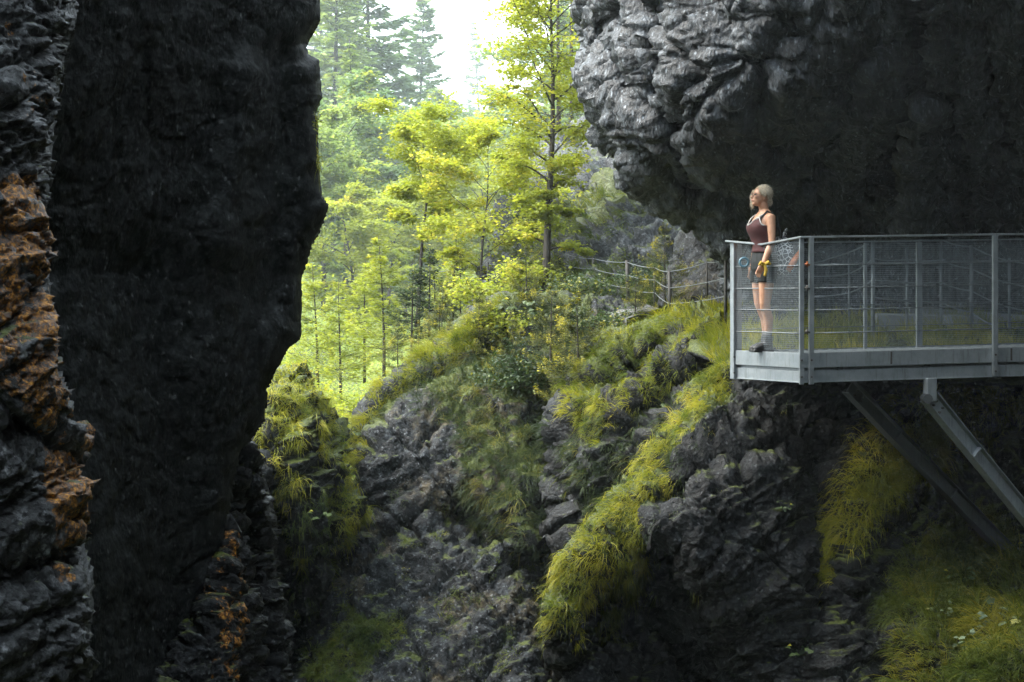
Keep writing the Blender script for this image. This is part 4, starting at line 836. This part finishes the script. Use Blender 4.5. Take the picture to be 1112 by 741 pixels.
# clamps on the corner posts
for z, m_ in ((.37, m_rust), (.135, m_bolt), (-.30, m_bolt)):
    m = MB(); c = wp(.045, -.045, z); m.tube([c + np.array([-.022, 0, .006]), c + np.array([.03, 0, -.006])], .010, 8); m.tube([c + np.array([.0, -.012, .03]), c + np.array([0.004, -.012, -.028])], .008, 8); m.box(c, (.022, .03, .03)); part(m, 'clamp', m_, smooth=True)
# braces
def brace(p, q, w, mat, name='brace'):
    p = np.asarray(p, float); q = np.asarray(q, float); d = nrm(q - p); sd = nrm(np.cross(d, [0, 0, 1.])); up = np.cross(sd, d); m = MB()
    m.bar(p, q, .012, w * .82, up=up, bev=.002)
    for s in (-1, 1): m.bar(p + up * s * w / 2, q + up * s * w / 2, w * .8, .012, up=up, bev=.002)
    for t in (.28, .62): c = p * (1 - t) + q * t; m.box(c, (.02, w * .7, w * .86), np.stack([d, sd, up]))
    o = part(m, name, mat)
    for t in (.035, .07):
        for s in (-1, 1):
            b = MB(); c = p + (q - p) * t + up * s * w * .2; b.tube([c - sd * .03, c + sd * .03], .012, 6); part(b, 'bolt', m_bolt, o)
    return o
FTD = float(on_rock(K, np.array([1101.]), np.array([606.]))[0][0][1]) - .22
hp = P(1010, 418, 17.25)
mb = MB(); mb.bar(hp + np.array([0, 0, .07]), hp - np.array([0, 0, .17]), .11, .10, up=(nb[0], nb[1], 0)); part(mb, 'hanger', m_steel)
mb = MB(); c = P(1006, 433, 17.22); mb.tube([c + np.array([0, -.07, 0]), c + np.array([0, .07, 0])], .05, 10); part(mb, 'hinge', m_steel_d)
brace(P(1008, 430, 17.26), P(1180, 640, 18.3), .15, steel('lit_brace_steel', .34)); brace(P(922, 420, 18.05), P(1098, 603, FTD), .15, steel('shaded_brace_steel', .11, .3))  # one steel in two tones: near brace painted lit, far one shaded
mb = MB(); c = P(1101, 606, FTD); mb.box(c, (.34, .10, .22)); mb.tube([c + np.array([.08, -.05, .04]), c + np.array([.08, -.10, .04])], .025, 8); mb.tube([c + np.array([-.08, -.05, -.05]), c + np.array([-.08, -.10, -.05])], .025, 8); part(mb, 'footing', simple_mat('old_concrete', (.12, .11, .095), .9, 0, .3, 14, .6))

# ================================================================= fences and walls on the path
m_post = simple_mat('weathered_fence_post', (.04, .038, .034), .8, .1, .35, 12, .4)
def cable_fence(posts, cables, label, pr=.016, cr=.006, mat=None, cmat=None):
    """posts: (px, top y, bottom y, depth, radius factor); cables: lists of (px, py, depth)"""
    o0 = P(posts[0][0], posts[0][2], posts[0][3]); r = empty('cable_fence', o0, label, 'fence')
    for px, ya, yb, d, f in posts:
        m = MB(); m.tube([P(px, ya, d), P(px + (1.5 if f > 1.3 else 0), yb + 6, d)], pr * f, 7); m.build('post', mat or m_post, r, True, o0)
    for c in cables:
        pts = []
        for (x0, y0, d0), (x1, y1, d1) in zip(c[:-1], c[1:]):
            for t in np.linspace(0, 1, 6)[:-1]: pts.append(P(x0 + (x1 - x0) * t, y0 + (y1 - y0) * t + 6 * t * (1 - t), d0 + (d1 - d0) * t))
        pts.append(P(*c[-1])); m = MB(); m.tube(pts, cr, 5); m.build('cable', cmat or m_cable, r, True, o0)
    return r
cable_fence([(788, 281, 345, 21.4, 1.3), (768, 283, 318, 22.6, .9), (727, 294, 338, 23.6, 1.7), (711, 290, 325, 25.2, 1), (681, 283, 330, 26.4, 1.9), (644, 280, 308, 28.6, 1)],
    [[(788, 282, 21.4), (768, 285, 22.6), (727, 295, 23.6), (711, 291, 25.2), (681, 285, 26.4), (644, 281, 28.6), (614, 276, 29.5)], [(788, 302, 21.4), (727, 313, 23.6), (711, 304, 25.2), (681, 299, 26.4), (644, 292, 28.6), (614, 288, 29.5)], [(788, 322, 21.4), (727, 330, 23.6), (711, 318, 25.2), (681, 313, 26.4), (644, 303, 28.6)]],
    'wooden posts with steel cables guarding the path left of the walkway')
cable_fence([(530, 285, 312, 31, 1), (500, 289, 318, 32.5, .8), (472, 293, 322, 34, .8), (556, 282, 310, 30.2, .8)], [[(556, 284, 30.2), (530, 287, 31), (500, 291, 32.5), (472, 295, 34)], [(556, 295, 30.2), (530, 298, 31), (500, 303, 32.5), (472, 308, 34)]], 'thin distant fence half lost in the leaves left of the maple trunk', .018, .006)
cable_fence([(948, 262, 366, 19.9, 1.0), (985, 266, 362, 20.3, .7), (1022, 262, 352, 20.4, .7), (1055, 266, 352, 20.3, 1.0), (1096, 280, 352, 20.1, .7), (922, 280, 352, 20.6, .6)],
    [[(880, 285, 20.6), (900, 281, 20.6), (943, 265, 19.9)], [(880, 300, 20.6), (923, 297, 20.6), (948, 281, 19.9)], [(948, 281, 19.9), (985, 282, 20.3), (1025, 282, 20.4)], [(1025, 262, 20.4), (1055, 268, 20.3), (1096, 284, 20.1), (1170, 290, 20)],
     [(948, 304, 19.9), (1025, 307, 20.4)], [(1022, 283, 20.4), (1055, 292, 20.3), (1096, 308, 20.1), (1170, 318, 20)], [(948, 323, 19.9), (1025, 328, 20.4)], [(1022, 307, 20.4), (1055, 316, 20.3), (1096, 334, 20.1), (1170, 345, 20)], [(1022, 329, 20.4), (1055, 339, 20.3), (1078, 353, 20.1)], [(880, 322, 20.8), (923, 318, 20.6), (948, 304, 19.9)]],
    'sagging cable fence seen through the mesh behind the walkway', .024, .009, m_steel, m_steel)
m_conc = simple_mat('weathered_concrete', (.26, .28, .28), .85, 0, .3, 5, .5)
mb = MB(); mb.bar(P(950, 350, 20.9), P(1062, 352, 20.7), .35, .22); mb.bar(P(985, 338, 21.2), P(1120, 347, 21.1), .3, .1); o = mb.build('low_wall', m_conc); tag(o, 'low pale concrete wall seen through the mesh behind the walkway', 'wall')
V = np.array([P(716, 335, 24.2), P(700, 330, 25.6), P(664, 325.5, 27.4), P(630, 320, 29.5), P(600, 316, 31)]); W2 = V + np.array([-.5, -.5, -.14]); VV = np.concatenate([V, W2, V - [0, 0, .2], W2 - [0, 0, .2]])
tag(mk('path', VV, [[i, i + 1, 6 + i, 5 + i] for i in range(4)] + [[5 + i, 6 + i, 16 + i, 15 + i] for i in range(4)] + [[i + 1, i, 10 + i, 11 + i] for i in range(4)], None, simple_mat('gravel_path', (.09, .09, .085), .9, 0, .35, 18, .5)), kind='structure')
# ================================================================= the woman at the railing
def ring_loft(mb, rings, n=20, cap=True, a=0.0):
    """rings: (centre xyz, half extent along x, half extent along y [, tilt vector])"""
    V = []; th = np.arange(n) / n * 2 * math.pi
    for c, rx, ry in rings:
        V.append(np.array(c) + np.stack([np.cos(th) * rx, np.sin(th) * ry, np.zeros(n)], 1))
    m = len(rings); V = np.concatenate(V); i, j = np.meshgrid(np.arange(m - 1), np.arange(n), indexing='ij'); i = i.ravel(); j = j.ravel(); k = (j + 1) % n
    F = np.stack([i * n + j, i * n + k, (i + 1) * n + k, (i + 1) * n + j], 1); T = None
    if cap:
        V = np.concatenate([V, [rings[0][0]], [rings[-1][0]]]); jj = np.arange(n); kk = (jj + 1) % n
        T = np.concatenate([np.stack([kk, jj, np.full(n, m * n)], 1), np.stack([(m - 1) * n + jj, (m - 1) * n + kk, np.full(n, m * n + 1)], 1)])
    return mb.add(V, F, T, a)
def ball(mb, c, r, n=14, rot=None, a=0.0):
    th = np.linspace(0, math.pi, n); ph = np.arange(2 * n) / (2 * n) * 2 * math.pi; r = np.broadcast_to(r, (3,))
    V = np.array([[math.sin(t) * math.cos(p), math.sin(t) * math.sin(p), math.cos(t)] for t in th for p in ph]) * r
    if rot is not None: V = V @ np.array(rot).T
    m = 2 * n; F = [[i * m + j, (i + 1) * m + j, (i + 1) * m + (j + 1) % m, i * m + (j + 1) % m] for i in range(n - 1) for j in range(m)]
    return mb.add(V + np.array(c), F, None, a)
def fuse(mb, name, mat, parent, voxel=.006, smooth=4):
    o = mb.build(name, mat, None, True); r = o.modifiers.new('fuse', 'REMESH'); r.mode = 'VOXEL'; r.voxel_size = voxel; r.use_smooth_shade = True
    s = o.modifiers.new('soft', 'SMOOTH'); s.factor = .5; s.iterations = smooth
    dg = bpy.context.evaluated_depsgraph_get(); me = bpy.data.meshes.new_from_object(o.evaluated_get(dg)); o.modifiers.clear(); old = o.data; o.data = me; bpy.data.meshes.remove(old)
    me.name = name; me.materials.clear(); me.materials.append(mat); o.parent = parent; return o
m_skin = None
g = NG('skin'); ob = g.n('TexCoord').outputs['Object']; n = g.noise(ob, 14, 4, .6)
c = g.mix(g.ramp(n, [(.3, 0.0), (.7, 1.0)]), (.36, .18, .11), (.50, .28, .175))
m_skin = g.end(g.n('BsdfPrincipled', {'Base Color': c, 'Roughness': .45, 'Subsurface Weight': .12, 'Subsurface Radius': (.02, .008, .004), 'Subsurface Scale': .3}).outputs[0])
m_hair = simple_mat('ash_blond_hair', (.46, .40, .30), .45, 0, .45, 60); m_top = simple_mat('maroon_cloth', (.05, .009, .010), .8, 0, .25, 30); m_white = simple_mat('white_trim', (.4, .4, .39), .7, 0, .05)
m_short = simple_mat('dark_grey_cloth', (.009, .012, .013), .85, 0, .3, 30); m_boot = simple_mat('black_leather', (.012, .012, .013), .5, 0, .3, 30); m_sock = simple_mat('grey_wool', (.16, .16, .16), .9, 0, .2, 60); m_yel = simple_mat('yellow_cloth', (.40, .25, .01), .7, 0, .12, 40)
m_eye = simple_mat('dark_eye', (.02, .015, .012), .25); m_lip = simple_mat('lips', (.38, .12, .09), .45); m_frame = simple_mat('glasses_frame', (.05, .045, .04), .3)

px0 = P(829, 385, 17.68); FZ = DK + .012
pr = empty('person', (px0[0], px0[1], FZ), 'woman in maroon top and dark shorts standing at the railing corner looking up', 'person', rz=R(17))
# body faces -X; her left arm is on the camera side (-Y)
b = MB()
ring_loft(b, [((.01, 0, .80), .085, .12), ((.012, 0, .86), .118, .166), ((.012, 0, .93), .122, .176), ((.005, 0, 1.0), .106, .160), ((.0, 0, 1.08), .088, .128), ((-.005, 0, 1.16), .092, .132), ((-.015, 0, 1.24), .108, .146), ((-.022, 0, 1.30), .116, .152), ((-.010, 0, 1.36), .098, .158), ((.006, 0, 1.41), .078, .150), ((.012, 0, 1.445), .058, .105), ((.010, 0, 1.47), .05, .065)])
for s in (-1, 1): ball(b, (-.085, s * .07, 1.275), (.055, .062, .060))
b.tube([(.014, 0, 1.42), (.004, 0, 1.48), (-.012, 0, 1.56)], [.058, .050, .052], 14)
tl = R(-8); rot = np.array([[math.cos(tl), 0, -math.sin(tl)], [0, 1, 0], [math.sin(tl), 0, math.cos(tl)]])   # chin lifted
hc = np.array([-.028, 0, 1.605])
def H(x, y, z): return hc + rot @ np.array([x, y, z])
ball(b, H(.012, 0, .022), (.094, .074, .093), rot=rot); ball(b, H(-.036, 0, -.035), (.056, .056, .068), rot=rot); ball(b, H(-.062, 0, -.080), (.026, .028, .022), rot=rot)
b.tube([H(-.082, 0, .018), H(-.098, 0, -.004), H(-.108, 0, -.020), H(-.094, 0, -.028)], [.008, .011, .014, .010], 8)      # nose
ball(b, H(-.088, 0, -.050), (.014, .024, .011), rot=rot)
for s in (-1, 1):
    ball(b, H(-.062, s * .036, -.012), (.026, .022, .02), rot=rot); ball(b, H(.012, s * .076, -.006), (.018, .008, .030), rot=rot); b.tube([H(-.084, s * .05, .022), H(-.092, s * .02, .024)], .009, 6)
def arm(s, sh, el, wr, hd):
    b.tube([sh + (np.array([.0, -s * .04, .0])), sh, sh * .7 + el * .3, el, el * .65 + wr * .35, wr], [.048, .052, .046, .036, .038, .026], 12)
    d = nrm(hd - wr); lat = nrm(np.cross(d, [0, s, 0])); side = np.array([0, 1., 0]); side = nrm(side - d * (side @ d)); w = np.cross(d, side)
    pc = wr + d * .045; ball(b, pc, (.05, .018, .04), rot=np.stack([d, side, w], 1))
    for k, L in enumerate((.066, .078, .074, .058)):
        r0 = pc + d * .035 + w * (.027 - .018 * k); cu = side * -s * .0
        pts = [r0 - d * .02, r0 + d * L * .38, r0 + d * L * .68 + (-side * s) * -.012, r0 + d * L * .88 + side * s * .026]; b.tube(pts, [.0095, .009, .0085, .0065], 7)
    r0 = wr + d * .03 + w * .022; b.tube([r0, r0 + w * .03 + d * .02, r0 + w * .042 + d * .045 + side * s * .008, r0 + w * .044 + d * .062 + side * s * .012], [.012, .0115, .010, .0075], 7)
    return pc
SHL = np.array([.006, -.165, 1.385]); LW = np.array([-.105, -.215, .90])
hl = arm(-1, SHL, np.array([.0, -.205, 1.13]), LW, np.array([-.16, -.205, .80]))
arm(1, np.array([.006, .165, 1.385]), np.array([.02, .205, 1.13]), np.array([-.03, .20, .90]), np.array([-.05, .19, .80]))
for s, fx in ((-1, .0), (1, .045)):
    b.tube([(.01, s * .085, .90), (.008 - .01, s * .090, .80), (-.012 + fx * .2, s * .088, .66), (-.022 + fx * .4, s * .082, .50), (-.012 + fx * .6, s * .078, .45), (.018 + fx, s * .078, .34), (.020 + fx, s * .076, .20), (.016 + fx, s * .075, .10), (.010 + fx, s * .075, .05)], [.088, .088, .074, .056, .053, .054, .039, .034, .036], 16)
    b.tube([(.03 + fx, s * .075, .045), (-.04 + fx, s * .078, .042), (-.13 + fx, s * .084, .028)], [.036, .034, .024], 10)
body = fuse(b, 'body', m_skin, pr, .0065, 3)
# face pieces
for s in (-1, 1):
    m = MB(); ball(m, H(-.083, s * .031, .008), (.009, .013, .0065), 8, rot=rot); m.build('eye', m_eye, pr, True)
m_brow = simple_mat('brown_brow', (.14, .09, .05), .8)
for s in (-1, 1): m = MB(); m.tube([H(-.088, s * .014, .026), H(-.090, s * .032, .031), H(-.080, s * .050, .024)], .0038, 5); m.build('eyebrow', m_brow, pr, True)
m = MB(); m.tube([H(-.090, -.022, -.050), H(-.101, 0, -.047), H(-.090, .022, -.050)], [.003, .007, .003], 6); m.build('lips', m_lip, pr, True)
m = MB()
for s in (-1, 1):
    th = np.linspace(0, 2 * math.pi, 15); m.tube([H(-.101, s * .032 + .021 * math.cos(t), .006 + .016 * math.sin(t)) for t in th], .0022, 5, caps=False); m.tube([H(-.101, s * .053, .010), H(-.03, s * .078, .010), H(.012, s * .080, .008)], .0022, 5)
m.tube([H(-.102, -.011, .010), H(-.102, .011, .010)], .0022, 5); m.build('glasses', m_frame, pr, True)
# hair: cap, tied bunch at the nape, a loose lock on the far side; strands over it
h = MB(); ball(h, H(.026, 0, .042), (.093, .081, .086), rot=rot); ball(h, H(.066, 0, -.005), (.048, .056, .058), rot=rot); ball(h, H(.098, 0, -.045), (.034, .036, .036), rot=rot)
h.tube([H(-.045, .070, .06), H(-.060, .084, .0), H(-.052, .084, -.06), H(-.048, .078, -.10), H(-.040, .076, -.125)], [.016, .018, .018, .014, .006], 10); h.tube([H(.06, .02, -.07), H(.06, .03, -.11), H(.052, .03, -.14)], [.03, .024, .01], 10)
h.tube([H(-.052, -.05, .062), H(-.03, -.074, .03), H(.012, -.083, .012)], [.014, .016, .02], 8)
hair = h; V = np.concatenate(h.v)
# open the face: pull the cap back above the brow
loc = (V - hc) @ rot; fr_ = (loc[:, 0] < -.045) & (loc[:, 2] < .055) & (np.abs(loc[:, 1]) < .066); loc[fr_, 0] = -.045 + (loc[fr_, 0] + .045) * .1; V = hc + loc @ rot.T; h.v = [V]
ho = fuse(h, 'hair', m_hair, pr, .006, 2)
rg = np.random.default_rng(9); me = ho.data; co = np.zeros(len(me.vertices) * 3); me.vertices.foreach_get('co', co); co = co.reshape(-1, 3); no = np.zeros(len(me.vertices) * 3); me.vertices.foreach_get('normal', no); no = no.reshape(-1, 3)
ix = rg.integers(0, len(co), 2600); tgt = H(.085, 0, -.03) - co[ix]; dd = nrm(tgt - no[ix] * (tgt * no[ix]).sum(1)[:, None]); low = (co[ix] - hc)[:, 2] < -.03; dd[low] = [0, 0, -1]
o = blades('hair_strands', co[ix] + no[ix] * .002, nrm(dd), .045, .003, m_hair, rg, np.full(2600, .5), up=0, nw=1, spread=.20, droop=.05, parent=pr, kind=None)
o.parent = ho
# camisole
def torso_ring(z, grow, tz=0.0):
    zz = [.80, .86, .93, 1.0, 1.08, 1.16, 1.24, 1.30, 1.36, 1.41]; cx = [.01, .012, .012, .005, 0, -.005, -.022, -.030, -.012, .006]; rx = [.09, .118, .122, .106, .088, .094, .122, .130, .102, .078]; ry = [.12, .166, .176, .160, .128, .134, .150, .156, .158, .15]
    return np.interp(z, zz, cx), np.interp(z, zz, rx) + grow, np.interp(z, zz, ry) + grow
def cloth(zs, grow, topf=None, n=40, wob=.004, seed=0):
    th = np.arange(n) / n * 2 * math.pi; V = []
    for i, z in enumerate(zs):
        f = i / (len(zs) - 1); zr = np.full(n, z)
        if topf is not None: zr = z + topf(th) * max(0, (f - .5) * 2) ** 1.2
        cx, rx, ry = torso_ring(zr, grow); w = 1 + wob * 8 * np.sin(th * 7 + z * 22 + seed) * .06 + wob * 2 * rg.normal(size=n) * .2
        V.append(np.stack([cx + np.cos(th) * rx * w, np.sin(th) * ry * w, zr], 1))
    V = np.concatenate(V); m = len(zs); i, j = np.meshgrid(np.arange(m - 1), np.arange(n), indexing='ij'); i = i.ravel(); j = j.ravel(); k = (j + 1) % n
    return V, np.stack([i * n + j, i * n + k, (i + 1) * n + k, (i + 1) * n + j], 1)
def topf(th):   # front (cos<0) higher at the straps, dips between; back lower
    y = np.sin(th); x = -np.cos(th); return np.where(x > 0, .035 + .03 * np.exp(-((np.abs(y) - .5) / .2) ** 2) - .055 * np.exp(-(y / .25) ** 2) - .06 * np.exp(-((np.abs(y) - 1) / .22) ** 2), -.035 - .02 * np.abs(y))
V, F = cloth(np.linspace(1.03, 1.325, 14), .019, topf); top = mk('camisole', V, F, None, m_top, pr); sm = top.modifiers.new('thick', 'SOLIDIFY'); sm.thickness = .004
n = 40; th = np.arange(n) / n * 2 * math.pi; rim = V[-n:]; m = MB(); fr2 = [i for i in range(n) if -math.cos(th[i]) > .05]; m.tube(rim[fr2] + np.array([-.002, 0, .001]), .0058, 6); m.build('neckline_trim', m_white, pr, True)
for s in (-1, 1): m = MB(); m.tube([(-.115, s * .082, 1.365), (-.075, s * .090, 1.405), (-.01, s * .095, 1.440), (.045, s * .09, 1.40), (.085, s * .075, 1.31)], .0065, 6); m.build('top_strap', m_white, pr, True)
# shorts
h = MB(); ring_loft(h, [((.01, 0, .80), .10, .135), ((.012, 0, .86), .130, .180), ((.012, 0, .93), .134, .188), ((.005, 0, .99), .118, .172), ((.003, 0, 1.05), .106, .152)])
for s in (-1, 1): h.tube([(.01, s * .09, .88), (.0, s * .092, .80), (-.008, s * .094, .715)], [.098, .102, .094], 18)
fuse(h, 'shorts', m_short, pr, .007, 2)
for s, fx in ((-1, .0), (1, .045)):
    h = MB(); h.tube([(.016 + fx, s * .075, .17), (.014 + fx, s * .075, .10), (.010 + fx, s * .075, .05)], [.048, .050, .052], 14)
    h.tube([(.055 + fx, s * .075, .042), (.0 + fx, s * .076, .055), (-.06 + fx, s * .079, .052), (-.12 + fx, s * .084, .036), (-.155 + fx, s * .086, .03)], [.036, .046, .046, .038, .022], 12)
    h.box((-.045 + fx, s * .079, .012), (.225, .082, .026)); fuse(h, 'boot', m_boot, pr, .006, 2)
    h = MB(); h.tube([(.016 + fx, s * .075, .155), (.018 + fx, s * .0755, .215)], [.043, .042], 14); h.build('sock', m_sock, pr, True)
# yellow cloth tied at the wrist
h = MB(); w0 = LW + np.array([-.004, 0, .0]); ax = nrm(np.array([-.055, .01, -.1])); 
h.tube([w0 - ax * .022, w0 + ax * .022], .036, 12); ball(h, w0 + np.array([.0, -.038, 0]), (.02, .018, .02), 8)
h.tube([w0 + [0, -.04, 0], w0 + [.035, -.055, .02], w0 + [.065, -.05, .0]], [.012, .026, .012], 8); h.tube([w0 + [0, -.04, 0], w0 + [-.045, -.055, .02], w0 + [-.07, -.05, -.01]], [.01, .02, .01], 8); h.tube([w0 + [0, -.045, 0], w0 + [.012, -.055, -.06], w0 + [-.005, -.055, -.12]], [.012, .019, .014], 8)
fuse(h, 'wrist_scarf', m_yel, pr, .006, 1)

# backpack on her back
g = NG('patterned_bag_cloth'); ob = g.n('TexCoord').outputs['Object']; v = g.n('TexVoronoi', {'Vector': ob, 'Scale': 22}, feature='DISTANCE_TO_EDGE').outputs['Distance']
m_bag = g.end(g.n('BsdfPrincipled', {'Base Color': g.mix(g.ramp(v, [(.03, 1.0), (.09, 0.0)]), (.05, .055, .06), (.62, .64, .66)), 'Roughness': .8}).outputs[0])
bp = empty('backpack', (px0[0], px0[1], FZ), 'grey and white patterned backpack on the back of the woman', 'backpack', rz=R(17))
h = MB(); ring_loft(h, [((.215, .0, .80), .06, .10), ((.23, .0, .84), .10, .14), ((.235, 0, .96), .105, .15), ((.225, 0, 1.08), .09, .14), ((.205, 0, 1.17), .06, .11), ((.195, 0, 1.20), .03, .07)]); fuse(h, 'bag_body', m_bag, bp, .008, 3)
h = MB(); h.tube([(.20, -.03, 1.19), (.225, -.04, 1.26), (.255, -.02, 1.275), (.27, .0, 1.25), (.25, .03, 1.19)], .009, 7); h.build('carry_loop', m_bag, bp, True)
for s in (-1, 1):
    h = MB(); h.tube([(.165, s * .08, 1.18), (.11, s * .105, 1.35), (.05, s * .112, 1.42), (-.01, s * .112, 1.452), (-.085, s * .112, 1.38), (-.115, s * .118, 1.27)], .011, 8); h.build('shoulder_strap', m_short, bp, True)
h = MB(); h.tube([(.20, -.16, .84), (.26, -.17, .93), (.335, -.13, 1.02)], [.03, .034, .022], 12); h.tube([(.335, -.13, 1.02), (.35, -.12, 1.045)], .014, 10); h.build('side_bottle', simple_mat('orange_bottle', (.42, .13, .04), .4, 0, .1), bp, True)
# small ring hanging from the handrail
c = P(808, 285, 17.75); c2 = P(815, 263, 17.72)
tg = empty('hanging_ring', c, 'small pale blue ring hanging on a thin cord from the corner handrail', 'ring'); h = MB(); th = np.linspace(0, 2 * math.pi, 17); h.tube([(.045 * math.cos(t), 0, .045 * math.sin(t)) for t in th], .013, 8, caps=False); h.build('ring', simple_mat('pale_blue_plastic', (.1, .2, .26), .3, 0, .1), tg, True)
h = MB(); h.tube([(.0, 0, .045), (c2 - c) * .5 + np.array([-.02, 0, 0]), c2 - c + np.array([0, 0, .03])], .003, 5); h.build('cord', m_boot, tg, True)
# ================================================================= the misty air
HZ = MB(); HZ.box((0, 275, 68), (640, 690, 176), bev=.01)
g = NG('haze_air'); vol = g.n('VolumePrincipled', {'Color': (.86, .95, .97, 1), 'Density': .0007, 'Anisotropy': .3}); g.t.links.new(vol.outputs[0], g.out.inputs['Volume'])
hz = HZ.build('haze', g.m); tag(hz, kind='stuff')
